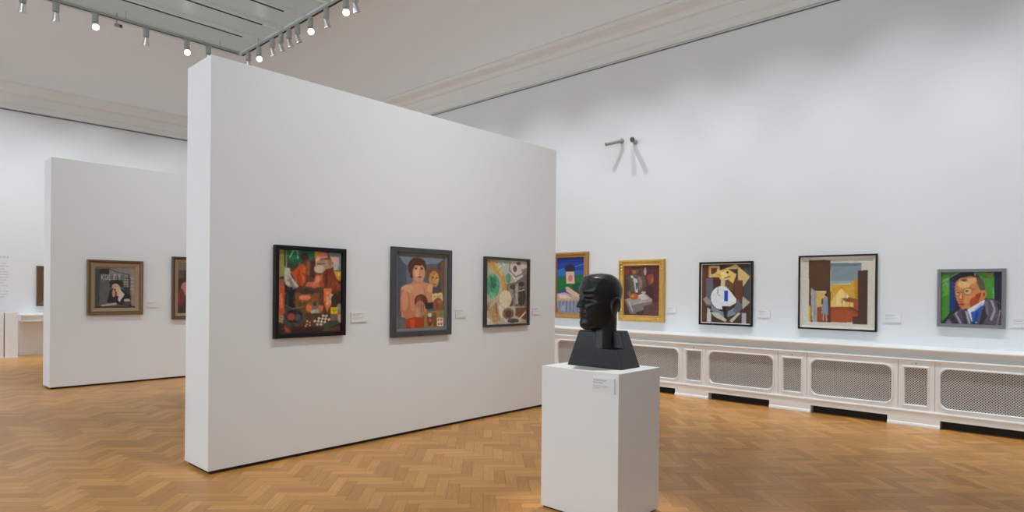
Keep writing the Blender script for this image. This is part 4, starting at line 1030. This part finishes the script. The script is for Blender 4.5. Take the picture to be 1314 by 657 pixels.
# head: radial surface
def sm(a, b, x): t = np.clip((x-a)/(b-a), 0, 1); return t*t*(3-2*t)
def g(x, s): return np.exp(-(x/s)**2)
NT, NZ = 260, 240
th = np.linspace(-math.pi, math.pi, NT, endpoint=False)
zt = 0.667; zb = 0.262
#         z    front back  half-width
TAB = np.array([[0.262, 0.110, 0.020, 0.040], [0.268, 0.140, 0.050, 0.060], [0.285, 0.160, 0.095, 0.072], [0.31, 0.166, 0.108, 0.080], [0.345, 0.165, 0.115, 0.090],
                [0.375, 0.163, 0.121, 0.098], [0.42, 0.158, 0.135, 0.110], [0.47, 0.152, 0.150, 0.121], [0.52, 0.158, 0.160, 0.128], [0.56, 0.156, 0.160, 0.129],
                [0.60, 0.146, 0.147, 0.119], [0.625, 0.130, 0.127, 0.103], [0.645, 0.102, 0.102, 0.083], [0.658, 0.075, 0.075, 0.062], [0.667, 0.002, 0.002, 0.002]])
zz = np.concatenate([np.linspace(zb, 0.62, NZ-50), zt-(zt-0.62)*(np.linspace(1, 0, 51)[1:]**1.7)])
def tab(c): 
    return np.interp(zz, TAB[:, 0], TAB[:, c])
F_, B_, W_ = tab(1), tab(2), tab(3)
def smooth1(a, n=5):
    k_ = np.ones(n)/n; p = np.pad(a, n//2, mode='edge'); return np.convolve(p, k_, 'valid')
F_, B_, W_ = smooth1(F_), smooth1(B_), smooth1(W_); F_[-1] = B_[-1] = W_[-1] = 0.001
TH, ZZ = np.meshgrid(th, zz); A_ = np.where(np.cos(TH) > 0, F_[:, None], B_[:, None]); W2 = np.repeat(W_[:, None], NT, 1)
n_ = np.where(np.cos(TH) > 0, 2.12+0.30*sm(0.33, 0.45, ZZ)-0.2*sm(0.60, 0.64, ZZ), 2.1)
Rr = (np.abs(np.cos(TH)/A_)**n_+np.abs(np.sin(TH)/W2)**n_)**(-1/n_)
Sx = Rr*np.cos(TH); Sy = Rr*np.sin(TH); aS = np.abs(Sy); front = sm(0.0, 0.35, np.cos(TH))
d = np.zeros_like(Rr)
# brow ledge and eye sockets
d += 0.003*g(ZZ-0.535, 0.018)*sm(0.105, 0.075, aS)*front
d -= 0.020*sm(0.532, 0.520, ZZ)*sm(0.445, 0.485, ZZ)*g(aS-0.052, 0.030)*front
# almond eyes with lids
ez = 0.500; ee = 1-((aS-0.054)/0.031)**2-((ZZ-ez)/0.0145)**2
d += 0.013*np.sqrt(np.clip(ee, 0, 1))*front
rim = np.abs(ee)
d += 0.005*g(rim, 0.28)*front*(ZZ > ez-0.02)
# nose: wedge growing to a blunt tip then undercut
tn = np.clip((0.532-ZZ)/(0.532-0.432), 0, 1); wn = 0.012+0.022*tn; hn = 0.006+0.044*tn
under = sm(0.408, 0.428, ZZ)
d += hn*np.clip(1-aS/wn, 0, 1)**0.8*under*(ZZ < 0.545)*front
d += 0.012*g(aS-0.026, 0.010)*g(ZZ-0.432, 0.014)*front
# cheek planes: flat facet that breaks along a line from ear to mouth corner
line = 0.395+(aS-0.03)*0.75
d += 0.007*sm(-0.010, 0.010, ZZ-line)*sm(0.47, 0.44, ZZ)*sm(0.035, 0.060, aS)*front
# lips, chin
d += 0.010*g(ZZ-0.385, 0.010)*sm(0.042, 0.018, aS)*front
d += 0.009*g(ZZ-0.363, 0.009)*sm(0.036, 0.014, aS)*front
d -= 0.010*g(ZZ-0.3745, 0.004)*sm(0.05, 0.03, aS)*front
d -= 0.005*g(ZZ-0.340, 0.018)*sm(0.055, 0.02, aS)*front
d += 0.004*g(ZZ-0.302, 0.03)*g(aS, 0.040)*front
# forehead crest: the brow plane meets the crown in a sharp ridge rising to a point
rd = 0.628+0.018*g(aS, 0.05)
d += 0.015*g(ZZ-rd, 0.013)*front*sm(0.12, 0.06, aS)
d -= 0.006*g(ZZ-0.59, 0.025)*front*sm(0.11, 0.07, aS)
# temple edge
d += 0.007*g(aS-0.100, 0.012)*sm(0.50, 0.55, ZZ)*sm(0.64, 0.61, ZZ)*front
R2 = Rr+d*sm(0.667, 0.655, ZZ)
VX, VY = R2*np.cos(TH), R2*np.sin(TH)
hb = MB()
L_ = [[(float(VX[i, j]), float(VY[i, j]), float(zz[i])) for j in range(NT)] for i in range(NZ)]
hb.loops(L_, True, 0, True, True)
# neck column down into the block
nl_ = []
for z, cx, fx, wy in ((0.08, -0.020, 0.092, 0.092), (0.14, -0.020, 0.090, 0.088), (0.20, -0.024, 0.088, 0.083), (0.26, -0.028, 0.088, 0.079), (0.32, -0.030, 0.088, 0.080), (0.37, -0.03, 0.088, 0.078)):
    nl_.append([(cx+fx*math.copysign(abs(math.cos(t))**0.8, math.cos(t)), wy*math.copysign(abs(math.sin(t))**0.8, math.sin(t)), z) for t in [2*math.pi*i/48 for i in range(48)]])
hb.loops(nl_, True, 0, True, True)
# ears: a C-shaped rim around a hollow
for s in (-1, 1):
    pts = []
    for i in range(22):
        a = math.radians(-40+i/21*300)
        ex, ezz = 0.030*math.cos(a+0.15), 0.062*math.sin(a+0.15)
        pts.append(Vector((-0.038-0.018*(ezz/0.06)*0.4-ex, s*(0.124+0.010*(0.5+0.5*math.cos(a+0.15))), 0.425+ezz)))
    lp = []
    for i, p in enumerate(pts):
        tg = (pts[min(i+1, 21)]-pts[max(i-1, 0)]).normalized(); u = tg.cross(Vector((0, 1, 0))).normalized(); w = tg.cross(u)
        r = 0.010*(0.6+0.4*math.sin(math.pi*i/21))
        lp.append([p+(u*math.cos(q)+w*math.sin(q)*1.3)*r for q in [2*math.pi*k_/10 for k_ in range(10)]])
    hb.loops(lp, True, 0, True, True)
ho = hb.build('head', M['stone'], bust, loc=(-0.012, 0.0, 0.0), smooth=True)
HEAD_YAW = math.radians(180-22)
ho.rotation_euler = (0, 0, HEAD_YAW)
ho.location = (-0.038, 0.003, 0)
rm = ho.modifiers.new('carve', 'REMESH'); rm.mode = 'VOXEL'; rm.voxel_size = 0.0035; rm.use_smooth_shade = True
sm_ = ho.modifiers.new('polish', 'SMOOTH'); sm_.factor = 0.5; sm_.iterations = 3

# ------------------------------------------------------------------ lighting tracks and track spotlights
TZ = 7.17
TY, TX = 14.92, 6.60
def track(x0, x1, y0, y1, lb):
    t = thing('lighting_track', lb, 'lighting track', ((x0+x1)/2, (y0+y1)/2, TZ))
    ax, ay = (x1-x0)/2, (y1-y0)/2
    MB().box(-ax, ax, -ay, ay, 0, 0.05).build('track_body', M['track'], t)
    sx, sy = (ax-0.005, 0.022) if ax > ay else (0.022, ay-0.005)
    MB().box(-sx, sx, -sy, sy, -0.003, 0.004).build('contact_slot', M['slot'], t)
    n = 5
    for i in range(n):
        f = -0.9+1.8*i/(n-1)
        cx, cy = (ax*f, 0) if ax > ay else (0, ay*f)
        MB().cyl((cx, cy, 0.05), (cx, cy, 0.21), 0.006, seg=8).build('hanger_rod', M['track'], t)
track(-2.2, TX-0.1, TY-0.032, TY+0.032, 'lighting track along the far side of the roof light')
track(TX-0.032, TX+0.032, -1.8, TY+0.03, 'lighting track along the right side of the roof light')
def lamp(name, lit):
    t = thing(name, '', 'spotlight', (0, 0, TZ), 0)
    MB().box(-0.075, 0.075, -0.02, 0.02, -0.035, -0.003).build('track_adapter', M['lampbody'], t)
    g_ = MB().cyl((0, 0, -0.20), (0, 0, -0.035), 0.058, 0.058, 20).build('gear_housing', M['lampbody'], t, smooth=False)
    MB().cyl((0, 0, -0.235), (0, 0, -0.195), 0.012, seg=10).build('swivel', M['chrome'], t)
    hd = MB().cyl((0, 0, 0.06), (0, 0, -0.10), 0.045, 0.062, 24).cyl((0, 0, -0.088), (0, 0, -0.105), 0.068, 0.068, 24).build('lamp_head', M['lampbody'] if lit else M['chrome'], t)
    hd.location = (0, 0, -0.27)
    ln = MB().cyl((0, 0, -0.1052), (0, 0, -0.108), 0.058, 0.058, 24).build('lens', M['lens'] if lit else M['lampoff'], hd)
    return t
def place(t, x, y, aim, label, rz=0):
    t.location = (x, y, TZ); t.rotation_euler = (0, 0, rz); t['label'] = label
    for c in t.children:
        if c.name.startswith('lamp_head'):
            d = Vector(aim)-Vector((x, y, TZ-0.27)); d = Matrix.Rotation(-rz, 3, 'Z') @ d
            c.rotation_euler = d.to_track_quat('-Z', 'Y').to_euler()
    return t
lit0 = lamp('track_spotlight', True); off0 = lamp('track_spotlight', False)
CAMP = (0.3, 0.3, 1.5)
FARG = 'spotlights on the far lighting track'; RGTG = 'spotlights on the right lighting track'
spec = [
 (1, 3.56, TY, (2.2, 3.0, 1.0), 'lit spotlight on the far track, left of the small ceiling camera', FARG, 0),
 (1, 5.33, TY, (3.0, 5.0, 1.0), 'lit spotlight on the far track, just left of the large partition top corner', FARG, 0),
 (0, 2.38, TY, (2.5, 17.6, 2.0), 'unlit spotlight on the far track, farthest left at the top edge of the photo', FARG, 0),
 (0, 2.90, TY, (3.4, 17.6, 1.5), 'unlit spotlight on the far track, second from the left edge of the photo', FARG, 0),
 (0, 4.50, TY, (5.0, 17.6, 1.5), 'unlit spotlight on the far track between the two lit ones', FARG, 0),
 (0, 5.80, TY, (6.2, 17.6, 1.5), 'unlit spotlight on the far track half hidden by the large partition corner', FARG, 0),
 (1, TX, 14.08, (3.2, 4.0, 1.0), 'lit spotlight on the right track, farthest one near the track corner', RGTG, 1),
 (1, TX, 11.77, (3.4, 3.2, 1.0), 'lit spotlight on the right track, middle of the three lit ones', RGTG, 1),
 (1, TX, 10.45, (2.2, 2.2, 1.0), 'lit spotlight on the right track, brightest at the top edge of the photo', RGTG, 1),
 (0, TX, 14.62, (9.0, 15.0, 1.5), 'unlit spotlight at the very corner where the tracks meet', RGTG, 1),
 (0, TX, 13.42, (9.0, 13.7, 1.5), 'unlit spotlight first in the cluster next to the farthest lit one on the right track', RGTG, 1),
 (0, TX, 13.03, (9.0, 13.0, 1.5), 'unlit spotlight second in the cluster on the right track', RGTG, 1),
 (0, TX, 12.66, (9.0, 12.6, 1.5), 'unlit spotlight third in the cluster on the right track', RGTG, 1),
 (0, TX, 12.30, (9.0, 12.2, 1.5), 'unlit spotlight last in the cluster, beside the middle lit one', RGTG, 1),
 (0, TX, 11.15, (9.0, 11.4, 1.5), 'unlit spotlight between the middle and the brightest lit ones', RGTG, 1),
 (0, TX, 10.12, (9.0, 10.4, 1.5), 'unlit spotlight right of the brightest one, cut by the top edge', RGTG, 1),
]
fl = {0: True, 1: True}
for lit, x, y, aim, lb, grp, side in spec:
    if fl[lit]: t = lit0 if lit else off0; fl[lit] = False
    else: t = dup(lit0 if lit else off0)
    place(t, x, y, aim, lb, math.pi/2 if side else 0); t['group'] = grp

# ------------------------------------------------------------------ security cameras
def seccam(label, base, arm, nose, r=0.036):
    t = thing('security_camera', label, 'security camera', base)
    B = Vector(base); a = Vector(arm)-B; n = Vector(nose)-B; d = (n-a).normalized()
    MB().cyl((-0.004, 0, 0), (-0.020, 0, 0), 0.042, seg=20).cyl((-0.02, 0, 0), a, 0.014, seg=12).build('wall_bracket', M['camwhite'], t, smooth=False)
    MB().cyl(a-d*0.05, n-d*0.03, r, seg=20).cyl(n-d*0.035, n-d*0.001, r*1.08, r*1.12, seg=20).build('camera_body', M['camwhite'], t)
    MB().cyl(n-d*0.002, n+d*0.004, r*0.96, seg=20).build('lens_glass', M['camblack'], t)
seccam('white tube security camera on the right wall pointing left', (XR, 5.76, 4.12), (XR-0.11, 5.76, 4.09), (XR-0.26, 5.92, 4.04), 0.028)
seccam('security camera on the right wall pointing at the viewer, dark round lens', (XR, 5.50, 4.06), (XR-0.12, 5.49, 4.07), (XR-0.31, 5.37, 4.03))
tc_ = thing('ceiling_camera', 'tiny white camera with a black lens on the coved ceiling, between two far track spotlights', 'security camera', (4.06, 15.12, 7.12))
MB().box(-0.10, 0.0, -0.03, 0.03, -0.03, 0.03).cyl((-0.06, 0.0, 0.03), (-0.06, 0.0, 0.26), 0.008, seg=8).build('camera_body', M['camwhite'], tc_)
MB().cyl((0.0, 0, 0), (0.03, -0.02, -0.005), 0.035, seg=16).build('lens', M['camblack'], tc_)
